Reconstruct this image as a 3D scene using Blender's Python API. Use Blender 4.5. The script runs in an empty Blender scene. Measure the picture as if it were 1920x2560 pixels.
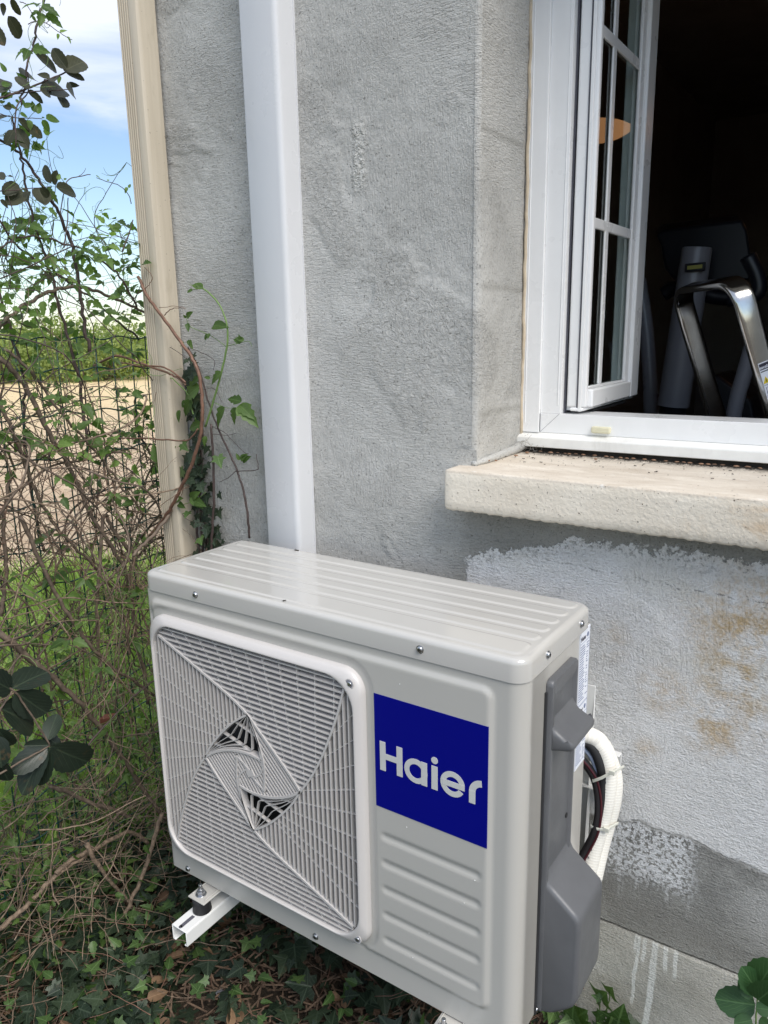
import bpy, math, random
import numpy as np
from mathutils import Vector, Matrix
sc = bpy.context.scene
rad = math.radians
rng = random.Random(7)
nr = np.random.RandomState(11)

# ------------------------------------------------------------------ camera
CP = np.array([1.183676, -0.900686, 1.452170]); YAW, PIT, ROL, FPX = 0.597414, 0.232617, -0.018569, 1892.2457
def _axes():
    cy, sy = math.cos(YAW), math.sin(YAW)
    f = np.array([-sy*math.cos(PIT), cy*math.cos(PIT), -math.sin(PIT)])
    r = np.array([cy, sy, 0.]); u = np.cross(r, f); c, s = math.cos(ROL), math.sin(ROL)
    return c*r+s*u, -s*r+c*u, f
AR, AU, AF = _axes()
def at(px, py, ax, v):
    """the point of the plane (axis ax = v, metres) seen at photograph pixel px,py"""
    d = AF+(px-960)/FPX*AR-(py-1280)/FPX*AU
    return CP+(v-CP[ax])/d[ax]*d
cam = bpy.data.cameras.new('camera'); co = bpy.data.objects.new('camera', cam); sc.collection.objects.link(co)
cam.sensor_fit = 'VERTICAL'; cam.sensor_height = 36; cam.lens = FPX/2560*36
cam.clip_start = .02; cam.clip_end = 2000
m = Matrix(((AR[0], AU[0], -AF[0], CP[0]), (AR[1], AU[1], -AF[1], CP[1]), (AR[2], AU[2], -AF[2], CP[2]), (0, 0, 0, 1)))
co.matrix_world = m; sc.camera = co

# ------------------------------------------------------------------ sky, sun, exposure
SUN_DIR = Vector((.80, -.34, 1.02)).normalized()      # towards the sun
SUN_EL = math.asin(SUN_DIR.z); SUN_AZ = math.atan2(SUN_DIR.x, SUN_DIR.y)
w = bpy.data.worlds.new("World"); sc.world = w; w.use_nodes = True
nt = w.node_tree; nt.nodes.clear()
def wn(t, **k):
    n = nt.nodes.new(t)
    for a, b in k.items(): setattr(n, a, b)
    return n
sky = wn('ShaderNodeTexSky', sky_type='NISHITA', sun_disc=False, sun_elevation=SUN_EL, sun_rotation=SUN_AZ, dust_density=.6, ozone_density=2.0, air_density=1.0)
tc = wn('ShaderNodeTexCoord'); mp = wn('ShaderNodeMapping'); mp.inputs['Scale'].default_value = (1.2, 1.2, 5.5)
mp.inputs['Location'].default_value = (.35, .2, .46)
no = wn('ShaderNodeTexNoise'); no.inputs['Scale'].default_value = 1.5; no.inputs['Detail'].default_value = 7; no.inputs['Roughness'].default_value = .55
no.inputs['Distortion'].default_value = .4
cr = wn('ShaderNodeValToRGB'); cr.color_ramp.elements[0].position = .33; cr.color_ramp.elements[1].position = .60
mx = wn('ShaderNodeMix', data_type='RGBA'); mx.inputs['B'].default_value = (5.6, 6.0, 6.9, 1)
bg = wn('ShaderNodeBackground'); bg.inputs['Strength'].default_value = .13
ou = wn('ShaderNodeOutputWorld'); L = nt.links.new
L(tc.outputs['Generated'], mp.inputs['Vector']); L(mp.outputs[0], no.inputs['Vector']); L(no.outputs['Fac'], cr.inputs['Fac'])
sx = wn('ShaderNodeSeparateXYZ'); L(tc.outputs['Generated'], sx.inputs[0]); ad = wn('ShaderNodeMath', operation='MULTIPLY_ADD'); L(no.outputs['Fac'], ad.inputs[0]); ad.inputs[1].default_value = .22; L(sx.outputs[2], ad.inputs[2])
el = wn('ShaderNodeMapRange', interpolation_type='SMOOTHSTEP'); L(ad.outputs[0], el.inputs[0]); el.inputs[1].default_value = .325; el.inputs[2].default_value = .375; el.inputs[3].default_value = .03
mu = wn('ShaderNodeMath', operation='MULTIPLY'); L(cr.outputs['Color'], mu.inputs[0]); L(el.outputs[0], mu.inputs[1]); L(mu.outputs[0], mx.inputs['Factor']); L(sky.outputs[0], mx.inputs['A']); L(mx.outputs['Result'], bg.inputs['Color']); L(bg.outputs[0], ou.inputs[0])
sl = bpy.data.lights.new('sun', 'SUN'); sl.energy = 2.5; sl.angle = rad(34); sl.color = (1, .955, .89)
so = bpy.data.objects.new('sun', sl); sc.collection.objects.link(so); so.rotation_euler = SUN_DIR.to_track_quat('Z', 'Y').to_euler()
sc.view_settings.view_transform = 'Standard'; sc.view_settings.look = 'None'
sc.view_settings.exposure = 0.42; sc.view_settings.gamma = 1.0
sc.view_settings.use_curve_mapping = False
sc.cycles.max_bounces = 8

# ------------------------------------------------------------------ material helpers
MATS = {}
def new_mat(name):
    m = bpy.data.materials.new(name); m.use_nodes = True; t = m.node_tree; t.nodes.clear()
    o = t.nodes.new('ShaderNodeOutputMaterial'); b = t.nodes.new('ShaderNodeBsdfPrincipled'); t.links.new(b.outputs[0], o.inputs[0])
    MATS[name] = m
    return m, t, b
class NB:
    """small node builder"""
    def __init__(s, t): s.t = t
    def n(s, ty, ins=None, **k):
        n = s.t.nodes.new(ty)
        for a, b in k.items(): setattr(n, a, b)
        for a, b in (ins or {}).items():
            if hasattr(b, 'is_linked') or hasattr(b, 'links'): s.t.links.new(b, n.inputs[a])
            else: n.inputs[a].default_value = b
        return n
    def coord(s, scale=(1, 1, 1), out='Object'):
        c = s.n('ShaderNodeTexCoord'); m_ = s.n('ShaderNodeMapping', {'Vector': c.outputs[out], 'Scale': scale}); return m_.outputs[0]
    def noise(s, v, scale, detail=4, rough=.5, dist=0): return s.n('ShaderNodeTexNoise', {'Vector': v, 'Scale': scale, 'Detail': detail, 'Roughness': rough, 'Distortion': dist}).outputs['Fac']
    def ramp(s, f, a, b): return s.n('ShaderNodeMapRange', {'Value': f, 'From Min': a, 'From Max': b}).outputs[0]
    def sramp(s, f, a, b): return s.n('ShaderNodeMapRange', {'Value': f, 'From Min': a, 'From Max': b}, interpolation_type='SMOOTHSTEP').outputs[0]
    def math(s, op, a, b=0.): return s.n('ShaderNodeMath', {0: a, 1: b}, operation=op).outputs[0]
    def mul(s, *a):
        r = a[0]
        for b in a[1:]: r = s.math('MULTIPLY', r, b)
        return r
    def mix(s, f, a, b): return s.n('ShaderNodeMix', {'Factor': f, 'A': a, 'B': b}, data_type='RGBA').outputs['Result']
    def bump(s, h, strength=.5, dist=.001, nrm=None):
        i = {'Height': h, 'Strength': strength, 'Distance': dist}
        if nrm is not None: i['Normal'] = nrm
        return s.n('ShaderNodeBump', i).outputs[0]
def C(r, g=None, b=None): return (r, g, b, 1) if g is not None else (r, r, r, 1)
def simple(name, col, rough=.5, metal=0, var=.06, vs=30, bump=0, bs=200, coat=0, spec=None, dirt=0, rvar=.2):
    m_, t, b = new_mat(name); q = NB(t); v = q.coord()
    n1 = q.noise(v, vs, 5, .6)
    lo = C(*[c*(1-var*1.6) for c in col]); hi = C(*[min(1, c*(1+var)) for c in col])
    c_ = q.mix(q.ramp(n1, .3, .7), lo, hi)
    if dirt:
        n3 = q.noise(q.coord((1, 1, .25)), 9, 6, .7, .5)
        c_ = q.mix(q.mul(q.sramp(n3, .55, .78), dirt), c_, C(col[0]*.5, col[1]*.47, col[2]*.4))
    t.links.new(c_, b.inputs['Base Color'])
    n2 = q.noise(v, 11, 4, .6)
    t.links.new(q.n('ShaderNodeMapRange', {'Value': n2, 'From Min': .3, 'From Max': .7, 'To Min': rough*(1-rvar), 'To Max': min(1, rough*(1+rvar))}).outputs[0], b.inputs['Roughness'])
    b.inputs['Metallic'].default_value = metal
    if coat: b.inputs['Coat Weight'].default_value = coat; b.inputs['Coat Roughness'].default_value = .08
    if spec is not None: b.inputs['Specular IOR Level'].default_value = spec
    if bump: t.links.new(q.bump(q.noise(v, bs, 3, .6), bump, .001), b.inputs['Normal'])
    return m_

# ------------------------------------------------------------------ mesh helpers
class MB:
    def __init__(s): s.v = []; s.f = []
    def add(s, vs, fs):
        o = len(s.v); s.v += [tuple(map(float, p)) for p in vs]; s.f += [tuple(i+o for i in f) for f in fs]
    def box(s, x0, y0, z0, x1, y1, z1):
        s.add([(x0, y0, z0), (x1, y0, z0), (x1, y1, z0), (x0, y1, z0), (x0, y0, z1), (x1, y0, z1), (x1, y1, z1), (x0, y1, z1)],
              [(0, 3, 2, 1), (4, 5, 6, 7), (0, 1, 5, 4), (1, 2, 6, 5), (2, 3, 7, 6), (3, 0, 4, 7)])
    def obox(s, c, ax, ay, az):
        c, ax, ay, az = (np.array(a, float) for a in (c, ax, ay, az))
        vs = [c+i*ax+j*ay+k*az for k in (-1, 1) for i, j in ((-1, -1), (1, -1), (1, 1), (-1, 1))]
        s.add(vs, [(0, 3, 2, 1), (4, 5, 6, 7), (0, 1, 5, 4), (1, 2, 6, 5), (2, 3, 7, 6), (3, 0, 4, 7)])
    def tube(s, pts, r0, r1=None, n=6, sq=None, cap=True):
        """swept tube; sq=(a,b,up) sweeps a rounded rectangle with half sizes a (along up) and b"""
        P = [np.array(p, float) for p in pts]; r1 = r0 if r1 is None else r1; N = len(P); prev = None; vs = []
        for i, p in enumerate(P):
            t = P[min(i+1, N-1)]-P[max(i-1, 0)]; t /= (np.linalg.norm(t)+1e-12)
            if sq: u = np.array(sq[2], float)
            else: u = prev if prev is not None else (np.array([0, 0, 1.]) if abs(t[2]) < .9 else np.array([1., 0, 0]))
            u = u-t*(u@t); u /= np.linalg.norm(u)+1e-12; prev = u; w_ = np.cross(t, u)
            r = r0+(r1-r0)*i/max(1, N-1)
            for k in range(n):
                a = 2*math.pi*(k+.5)/n
                if sq:
                    e = .35; ca, sa = math.cos(a), math.sin(a)
                    vs.append(p+u*sq[0]*math.copysign(abs(ca)**e, ca)+w_*sq[1]*math.copysign(abs(sa)**e, sa))
                else: vs.append(p+r*(math.cos(a)*u+math.sin(a)*w_))
        fs = [(i*n+k, i*n+(k+1) % n, (i+1)*n+(k+1) % n, (i+1)*n+k) for i in range(N-1) for k in range(n)]
        if cap: fs += [tuple(range(n))[::-1], tuple((N-1)*n+k for k in range(n))]
        s.add(vs, fs)
    def grid(s, fn, us, vs_, keep=None):
        nu, nv = len(us), len(vs_)
        V = [fn(u, v) for v in vs_ for u in us]
        s.add(V, [(j*nu+i, j*nu+i+1, (j+1)*nu+i+1, (j+1)*nu+i) for j in range(nv-1) for i in range(nu-1) if keep is None or keep(.5*(us[i]+us[i+1]), .5*(vs_[j]+vs_[j+1]))])
    def prism(s, poly, fn0, fn1):
        """poly list of 2D, mapped by fn0/fn1 to the two faces"""
        n = len(poly); s.add([fn0(*p) for p in poly]+[fn1(*p) for p in poly], [tuple(range(n)), tuple(range(2*n-1, n-1, -1))]+[(i, n+i, n+(i+1) % n, (i+1) % n) for i in range(n)])
    def disc(s, c, nrm, r, h, n=12, dome=0):
        c = np.array(c, float); nrm = np.array(nrm, float); nrm /= np.linalg.norm(nrm)
        u = np.cross(nrm, [0, 0, 1.] if abs(nrm[2]) < .9 else [1., 0, 0]); u /= np.linalg.norm(u); w_ = np.cross(nrm, u)
        rings = [(r, 0), (r, h*.5), (r*.85, h*.85), (r*.5, h)] if dome else [(r, 0), (r, h)]
        vs = [c+nrm*hh+rr*(math.cos(2*math.pi*k/n)*u+math.sin(2*math.pi*k/n)*w_) for rr, hh in rings for k in range(n)]
        m_ = len(rings); fs = [(i*n+k, i*n+(k+1) % n, (i+1)*n+(k+1) % n, (i+1)*n+k) for i in range(m_-1) for k in range(n)]
        fs += [tuple(range(n))[::-1], tuple((m_-1)*n+k for k in range(n))]; s.add(vs, fs)
    def mesh(s, name):
        me = bpy.data.meshes.new(name); me.from_pydata(s.v, [], s.f); me.update(); return me
def obj(name, mb, mat, parent=None, smooth=False, bevel=0, seg=2, fix=False, angle=None):
    me = mb.mesh(name) if isinstance(mb, MB) else mb
    if fix or bevel:
        import bmesh
        b = bmesh.new(); b.from_mesh(me)
        if fix: bmesh.ops.remove_doubles(b, verts=b.verts, dist=1e-6)
        bmesh.ops.recalc_face_normals(b, faces=b.faces); b.to_mesh(me); b.free()
    if not me.materials: me.materials.append(mat)
    if smooth: me.polygons.foreach_set('use_smooth', [True]*len(me.polygons))
    if angle: me.set_sharp_from_angle(angle=rad(angle))
    o = bpy.data.objects.new(name, me); sc.collection.objects.link(o)
    if parent: o.parent = parent; o.matrix_parent_inverse = Matrix.Translation(-Vector(org(parent)))
    if bevel:
        mo = o.modifiers.new('b', 'BEVEL'); mo.width = bevel; mo.segments = seg; mo.limit_method = 'ANGLE'; mo.angle_limit = rad(35)
        me.polygons.foreach_set('use_smooth', [True]*len(me.polygons)); mo.harden_normals = False
        me.set_sharp_from_angle(angle=rad(50))
    return o
def org(o): return o.location if o.type == 'EMPTY' else (0, 0, 0)
def tag(o, label=None, cat=None, group=None, kind=None):
    if label: o['label'] = label
    if cat: o['category'] = cat
    if group: o['group'] = group
    if kind: o['kind'] = kind
    return o
def thing(name, label, cat, loc=(0, 0, 0), group=None):
    o = bpy.data.objects.new(name, None); o.location = loc; o.empty_display_size = .05; sc.collection.objects.link(o)
    return tag(o, label, cat, group)
def ss(x, a, b):
    t = min(1, max(0, (x-a)/(b-a))); return t*t*(3-2*t)
def sdrr(x, z, cx, cz, hx, hz, r):
    qx, qz = abs(x-cx)-hx+r, abs(z-cz)-hz+r
    return math.hypot(max(qx, 0), max(qz, 0))+min(max(qx, qz), 0)-r
def rrloop(cx, cz, hx, hz, r, n=10):
    out = []
    for k, (sx, sz) in enumerate(((1, 1), (-1, 1), (-1, -1), (1, -1))):
        for i in range(n+1):
            a = math.pi/2*(k+i/n); out.append((cx+sx*(hx-r)+r*math.cos(a), cz+sz*(hz-r)+r*math.sin(a)))
    return out
def loft(mb, loops, close=True):
    n = len(loops[0]); o = [p for l in loops for p in l]
    mb.add(o, [(i*n+k, i*n+(k+1) % n, (i+1)*n+(k+1) % n, (i+1)*n+k) for i in range(len(loops)-1) for k in range(n)])
def arange(a, b, st): n = max(1, int(round((b-a)/st))); return [a+(b-a)*i/n for i in range(n+1)]
def spline(pts, k=6):
    P = [np.array(p, float) for p in pts]; P = [2*P[0]-P[1]]+P+[2*P[-1]-P[-2]]; out = []
    for i in range(1, len(P)-2):
        for j in range(k):
            t = j/k; a, b, c, d = P[i-1:i+3]
            out.append(.5*((2*b)+(c-a)*t+(2*a-5*b+4*c-d)*t*t+(3*b-a-3*c+d)*t**3))
    out.append(P[-2]); return out
# ------------------------------------------------------------------ materials
WY = .39                                                   # y of the outer face of the house wall
def wall_material():
    m_, t, b = new_mat('grey_render'); q = NB(t); v = q.coord()
    sep = q.n('ShaderNodeSeparateXYZ', {'Vector': v}); X, Y, Z = sep.outputs
    big = q.noise(v, 3.2, 5, .6, .3); mid = q.noise(v, 14, 5, .65, .6); fine = q.noise(v, 420, 3, .6)
    edge = q.noise(v, 26, 6, .7); edge2 = q.noise(v, 130, 4, .7); streak = q.noise(q.coord((1, 1, .12)), 42, 4, .6)
    e = q.math('ADD', q.mul(q.math('SUBTRACT', edge, .5), .075), q.mul(q.math('SUBTRACT', edge2, .5), .03))
    base = q.mix(q.ramp(big, .32, .68), C(.45, .443, .418), C(.61, .602, .572))
    base = q.mix(q.mul(q.sramp(mid, .5, .75), .35), base, C(.43, .425, .395))
    pits = q.sramp(q.noise(v, 240, 2, .5), .66, .74)
    base = q.mix(q.mul(pits, .6), base, C(.2, .2, .185))
    # thin pale runs of lime on the render
    mark = q.mul(q.sramp(q.math('ABSOLUTE', q.math('SUBTRACT', q.math('ADD', X, q.mul(e, .3)), .262)), .019, .010),
                 q.sramp(q.math('ABSOLUTE', q.math('SUBTRACT', Z, 1.785)), .075, .045))
    base = q.mix(q.mul(mark, .35), base, C(.74, .73, .68))
    rev_ = q.sramp(Y, WY+.004, WY+.012); zn = q.math('ADD', Z, q.mul(q.math('SUBTRACT', edge, .5), .012))
    for zj in (1.297, 1.531, 1.80):
        jm = q.mul(q.sramp(q.math('ABSOLUTE', q.math('SUBTRACT', zn, zj)), .011, .001), rev_)
        base = q.mix(q.mul(jm, .38), base, C(.26, .25, .22))
    drp = q.mul(q.sramp(q.noise(q.coord((1, 1, .07)), 13, 4, .6), .56, .74), q.sramp(X, -.05, -.25)); base = q.mix(q.mul(drp, .4), base, C(.33, .325, .30))
    base = q.mix(q.mul(q.sramp(q.noise(v, 8, 4, .6, .4), .55, .72), .35), base, C(.66, .655, .625))
    # bare render below the sill, with the shade under it painted in
    ze = q.math('ADD', Z, e); xe = q.math('ADD', X, q.mul(e, .6))
    sill_shade = q.mul(q.sramp(xe, .40, .56), q.sramp(ze, 1.13, 1.10), q.sramp(ze, .50, .60))
    base = q.mix(q.mul(sill_shade, .75), base, C(.23, .228, .205))
    # white paint: bounded patch
    top = q.n('ShaderNodeMapRange', {'Value': X, 'From Min': .5, 'From Max': .74, 'To Min': 1.018, 'To Max': 1.085}).outputs[0]
    zb = q.math('ADD', q.math('ADD', Z, q.mul(e, .45)), q.mul(q.math('SUBTRACT', q.noise(v, 7, 3, .5), .5), .10))
    white = q.mul(q.sramp(xe, .499, .505), q.sramp(q.math('SUBTRACT', top, ze), 0, .004), q.sramp(zb, .535, .545))
    worn = q.mul(q.sramp(edge2, .54, .60), q.sramp(q.math('SUBTRACT', top, ze), .035, .0))
    white = q.math('SUBTRACT', white, q.mul(worn, .8, white))
    wc = q.mix(q.ramp(mid, .3, .7), C(.88, .876, .862), C(.95, .946, .935))
    gx = lambda c, w_, ax: q.math('POWER', q.math('DIVIDE', q.math('SUBTRACT', ax, c), w_), 2.)
    def spot(x0, z0, wx, wz): return q.sramp(q.math('SQRT', q.math('ADD', gx(x0, wx, X), gx(z0, wz, Z))), 1.0, .15)
    sp_ = q.math('MAXIMUM', q.math('MAXIMUM', spot(1.03, .93, .17, .23), q.mul(spot(.985, .79, .08, .10), .85)), q.math('MAXIMUM', q.mul(spot(.90, .825, .07, .07), .7), q.math('MAXIMUM', q.mul(spot(.875, .70, .035, .04), .5), q.mul(spot(.80, .90, .05, .06), .35))))
    rust = q.mul(sp_, q.sramp(q.noise(v, 22, 5, .65, .3), .34, .60), q.math('ADD', q.mul(q.sramp(edge2, .35, .6), .5), .5))
    rust2 = q.mul(q.sramp(q.noise(v, 5, 4, .6, .3), .45, .7), q.sramp(Z, .60, .90))
    wc = q.mix(q.mul(rust, .92), wc, C(.60, .42, .20))
    wc = q.mix(q.mul(rust2, .30), wc, C(.72, .68, .55))
    # dark grey band under the paint, with white runs
    dark = q.mix(q.ramp(mid, .3, .7), C(.27, .268, .25), C(.40, .397, .37)); dark = q.mix(q.mul(q.sramp(ze, .47, .54), .45), dark, C(.19, .188, .175)); dark = q.mix(q.mul(q.sramp(X, .93, 1.12), q.sramp(q.noise(v, 9, 5, .65, .4), .35, .62), .85), dark, C(.62, .61, .58)); dark = q.mix(q.mul(q.sramp(q.math('ABSOLUTE', q.math('SUBTRACT', q.math('ADD', zb, q.mul(X, .16)), .50)), .05, .01), .55), dark, C(.21, .207, .19))
    dark = q.mix(q.mul(q.sramp(Z, .46, .33), .6), dark, q.mix(q.ramp(big, .3, .7), C(.36, .352, .32), C(.46, .45, .41)))
    blob = q.mul(q.sramp(Z, .36, .47), q.sramp(q.math('ABSOLUTE', q.math('SUBTRACT', X, .885)), .115, .06))
    run = q.sramp(q.math('ADD', streak, q.mul(blob, .13)), .60, .66)
    spl = q.mul(q.sramp(q.math('ADD', edge2, q.mul(blob, .10)), .545, .60), q.sramp(Z, .40, .45), blob)
    spl = q.math('MAXIMUM', spl, q.mul(run, blob, q.sramp(edge2, .40, .56)))
    dark = q.mix(spl, dark, C(.90, .91, .92))
    below = q.mix(q.ramp(q.noise(v, 6, 5, .6), .35, .65), C(.50, .478, .415), C(.72, .695, .62))
    xd = q.math('ADD', X, q.mul(q.math('SUBTRACT', q.noise(v, 14, 3, .5), .5), .012)); dr = None
    for x0, wd, zl, ln in ((.9190, .0052, .06, .3), (.9375, .0036, .245, .12), (.9555, .0034, .24, .14), (.899, .0034, .245, .1), (.888, .003, .14, .3), (.8815, .0026, .262, .1)):
        slant = q.math('ADD', xd, q.mul(q.math('SUBTRACT', .31, Z), .055 if x0 < .93 else .0))
        d_ = q.mul(q.sramp(q.math('ABSOLUTE', q.math('SUBTRACT', slant, x0)), wd*1.4, wd*.75), q.sramp(Z, zl, zl+.02), q.sramp(edge2, .30, .42))
        dr = d_ if dr is None else q.math('MAXIMUM', dr, d_)
    dr = q.mul(dr, q.sramp(Z, .3125, .309))
    below = q.mix(dr, below, C(.90, .90, .84))
    low = q.mix(q.mul(q.sramp(q.math('ADD', Z, q.mul(e, .15)), .300, .316), 1), below, dark)
    lowz = q.sramp(zb, .544, .534)
    col = q.mix(white, base, wc)
    isl = q.mul(lowz, q.sramp(X, .2, .6)); lowg = q.mix(q.mul(lowz, 1), base, low); col = q.mix(q.math('MAXIMUM', isl, q.mul(q.sramp(Z, .34, .3), 1)), col, lowg)
    # grout line and hairline crack
    ck = q.mul(q.sramp(q.math('ABSOLUTE', q.math('SUBTRACT', q.math('ADD', Z, q.mul(q.math('SUBTRACT', mid, .5), .01)), .3105)), .0022, .0008), q.sramp(edge, .35, .5))
    col = q.mix(q.mul(ck, .7), col, C(.10, .10, .09))
    crk = q.mul(q.sramp(q.math('ABSOLUTE', q.math('SUBTRACT', q.math('ADD', Z, q.mul(q.math('SUBTRACT', edge, .5), .02)), q.n('ShaderNodeMapRange', {'Value': X, 'From Min': .64, 'From Max': .9, 'To Min': 1.036, 'To Max': 1.02}).outputs[0])), .0022, .0006), q.sramp(X, .64, .68), q.sramp(edge2, .45, .6))
    col = q.mix(q.mul(crk, .6), col, C(.15, .15, .14))
    gr_ = q.sramp(q.noise(v, 250, 4, .7), .52, .38); col = q.n('ShaderNodeMix', {'Factor': q.mul(gr_, q.math('SUBTRACT', .32, q.mul(white, .02))), 'A': col, 'B': C(.50, .495, .48)}, data_type='RGBA', blend_type='MULTIPLY').outputs['Result']
    t.links.new(col, b.inputs['Base Color']); b.inputs['Roughness'].default_value = .92; b.inputs['Specular IOR Level'].default_value = .25
    # trowel marks
    wv = q.noise(q.coord((1, 1, 1)), 5, 3, .5)
    mp2 = q.n('ShaderNodeMapping', {'Vector': v, 'Rotation': (0, .9, 0), 'Scale': (60, 60, 340)}).outputs[0]
    mp3 = q.n('ShaderNodeMapping', {'Vector': v, 'Rotation': (0, -.7, 0), 'Scale': (70, 70, 300)}).outputs[0]
    mp4 = q.n('ShaderNodeMapping', {'Vector': v, 'Rotation': (0, .1, 0), 'Scale': (320, 320, 60)}).outputs[0]
    tr1 = q.noise(mp2, 1, 3, .6, .6); tr2 = q.noise(mp3, 1, 3, .6, .6); tr3 = q.noise(mp4, 1, 3, .6, .6)
    tr = q.n('ShaderNodeMix', {'Factor': q.sramp(wv, .42, .52), 'A': tr1, 'B': tr2}).outputs[0]
    tr = q.n('ShaderNodeMix', {'Factor': q.sramp(q.noise(v, 4, 2, .5), .50, .60), 'A': tr, 'B': tr3}).outputs[0]
    h = q.math('ADD', q.mul(fine, .35), q.mul(tr, .8))
    coarse = q.noise(v, 250, 4, .7)
    pt = q.math('MAXIMUM', white, q.mul(lowz, 1)); sm = q.n('ShaderNodeMapRange', {'Value': q.noise(v, 3.4, 3, .5), 'From Min': .35, 'From Max': .62, 'To Min': .32, 'To Max': .95}).outputs[0]; sm = q.math('MAXIMUM', sm, pt); h = q.mul(h, sm); h = q.math('ADD', h, q.mul(coarse, q.math('ADD', q.mul(pt, .68), q.mul(sm, .22))))
    h = q.math('ADD', h, q.mul(q.noise(v, 26, 4, .6), .9))
    rough = q.mul(q.sramp(q.noise(v, 4.5, 3, .5, .5), .54, .66), q.noise(v, 75, 5, .7, .8)); h = q.math('ADD', h, q.mul(rough, 1.3)); h = q.math('ADD', h, q.mul(mark, q.math('ADD', q.mul(q.noise(v, 95, 3, .6), 2.4), -.6))); h = q.math('SUBTRACT', h, q.mul(ck, 3.0)); h = q.math('SUBTRACT', h, q.mul(pits, .5))
    t.links.new(q.bump(h, 1.0, .0058), b.inputs['Normal'])
    return m_
M_wall = wall_material()
def sill_material():
    m_, t, b = new_mat('cast_stone'); q = NB(t); v = q.coord()
    sep = q.n('ShaderNodeSeparateXYZ', {'Vector': v}); X, Y, Z = sep.outputs
    c = q.mix(q.ramp(q.noise(v, 5, 5, .6), .35, .65), C(.73, .65, .535), C(.83, .76, .645))
    topm = q.sramp(Z, 1.190, 1.196)
    c = q.mix(topm, c, q.mix(q.ramp(q.noise(q.coord((1, 3, 1)), 9, 6, .7, .5), .3, .7), C(.56, .48, .385), C(.76, .69, .59)))
    o = q.mul(q.sramp(q.noise(v, 9, 6, .7, .6), .46, .66), q.sramp(X, .86, 1.02), q.math('SUBTRACT', 1., topm))
    c = q.mix(q.mul(o, .55), c, C(.55, .31, .10))
    pit = q.sramp(q.n('ShaderNodeTexVoronoi', {'Vector': v, 'Scale': 78.}).outputs['Distance'], .13, .09)
    pit = q.mul(pit, q.sramp(q.noise(v, 30, 2, .5), .52, .58))
    pit2 = q.sramp(q.noise(v, 300, 2, .5), .70, .75)
    p = q.math('MAXIMUM', pit, q.mul(pit2, .9))
    c = q.mix(q.mul(p, .85), c, C(.13, .10, .07))
    wh = q.mul(q.sramp(q.noise(q.coord((1, 2.5, 1)), 38, 4, .6), .66, .70), topm)
    c = q.mix(q.mul(wh, .6), c, C(.78, .76, .72))
    st = q.mul(q.sramp(q.noise(q.coord((1, 1, .1)), 26, 3, .6), .62, .70), q.sramp(q.noise(v, 60, 3, .6), .4, .6))
    c = q.mix(q.mul(st, .22), c, C(.80, .76, .68))
    grime = q.mul(topm, q.sramp(Y, .53, .585), q.sramp(q.noise(v, 70, 5, .7), .38, .56)); c = q.mix(q.mul(grime, .85), c, C(.05, .045, .035))
    t.links.new(c, b.inputs['Base Color']); b.inputs['Roughness'].default_value = .85
    h = q.math('SUBTRACT', q.mul(q.noise(v, 150, 4, .6), .5), q.mul(p, 1.2)); t.links.new(q.bump(h, .8, .004), b.inputs['Normal'])
    return m_
M_sill = sill_material()
M_body = simple('cream_painted_steel', (.485, .470, .435), .30, 0, .01, 3, coat=.25, rvar=0)
M_lid = simple('cream_gloss_lid', (.515, .50, .47), .12, 0, .01, 3, coat=.6, rvar=0)
M_grille = simple('pale_warm_plastic', (.555, .53, .51), .34, 0, .01, 8, rvar=0)
M_dark = simple('black_cavity', (.012, .012, .013), .6)
M_fan = simple('dark_fan_plastic', (.03, .031, .034), .45)
M_cover = simple('charcoal_plastic', (.115, .118, .125), .38, 0, .05, 20, bump=.12, bs=700)
M_pvc = simple('white_pvc', (.65, .655, .67), .30, 0, .01, 10, coat=.2)
M_upvc = simple('window_pvc', (.90, .90, .895), .30, 0, .015, 14, coat=.15, dirt=.10)
M_upvc2 = simple('weathered_pvc', (.86, .85, .81), .45, 0, .04, 25, dirt=.45)
M_gasket = simple('grey_gasket', (.10, .10, .12), .6)
M_blue = simple('royal_blue_film', (.001, .003, .20), .30, 0, .01, 8, spec=.2, rvar=0)
M_letter = simple('silver_lettering', (.60, .60, .58), .3, 0, .01, 8)
M_zinc = simple('zinc_screw', (.55, .56, .58), .28, 1, .1, 60)
M_white_metal = simple('white_powder_steel', (.80, .80, .78), .32, 0, .02, 12, coat=.2)
M_rubber = simple('black_rubber', (.018, .018, .02), .65)
M_label = simple('white_label', (.80, .83, .90), .35, 0, .01)
M_ink = simple('black_ink', (.03, .03, .05), .5)
M_inkb = simple('blue_grey_ink', (.16, .2, .32), .5)
M_yellow = simple('warning_yellow', (.8, .62, .03), .4)
M_steel = simple('brushed_stainless', (.56, .555, .54), .17, 1, .06, 30, bump=.06, bs=160)
M_room = simple('dim_room_paint', (.36, .35, .325), .8, 0, .1, 3)
M_floor = simple('dark_room_floor', (.03, .028, .026), .5, 0, .2, 4)
M_mach = simple('grey_machine_paint', (.26, .26, .29), .32, 0, .03, 8)
M_console = simple('black_console_plastic', (.012, .013, .018), .35)
M_foam = simple('cream_lip_sealant', (.62, .52, .38), .8, 0, .1, 60, bump=.5, bs=90)
M_putty = simple('ivory_cap', (.74, .70, .50), .45)
M_seed = simple('brown_husk', (.30, .17, .10), .5, 0, .2, 60)
M_debris_shade = simple('debris_and_gap_shade', (.04, .033, .026), .9, 0, .2, 60)  # also colours the strip that stands for shade under the drip rail
M_cable = simple('black_rubber_cable', (.02, .018, .02), .45)
M_red = simple('dark_red_stripe', (.06, .008, .014), .45)
M_corr = simple('blue_grey_conduit', (.33, .39, .52), .35)
M_tie = simple('clear_nylon_tie', (.66, .66, .58), .3)
M_slate = simple('roof_tile', (.25, .12, .08), .85, 0, .2, 12)
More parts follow.
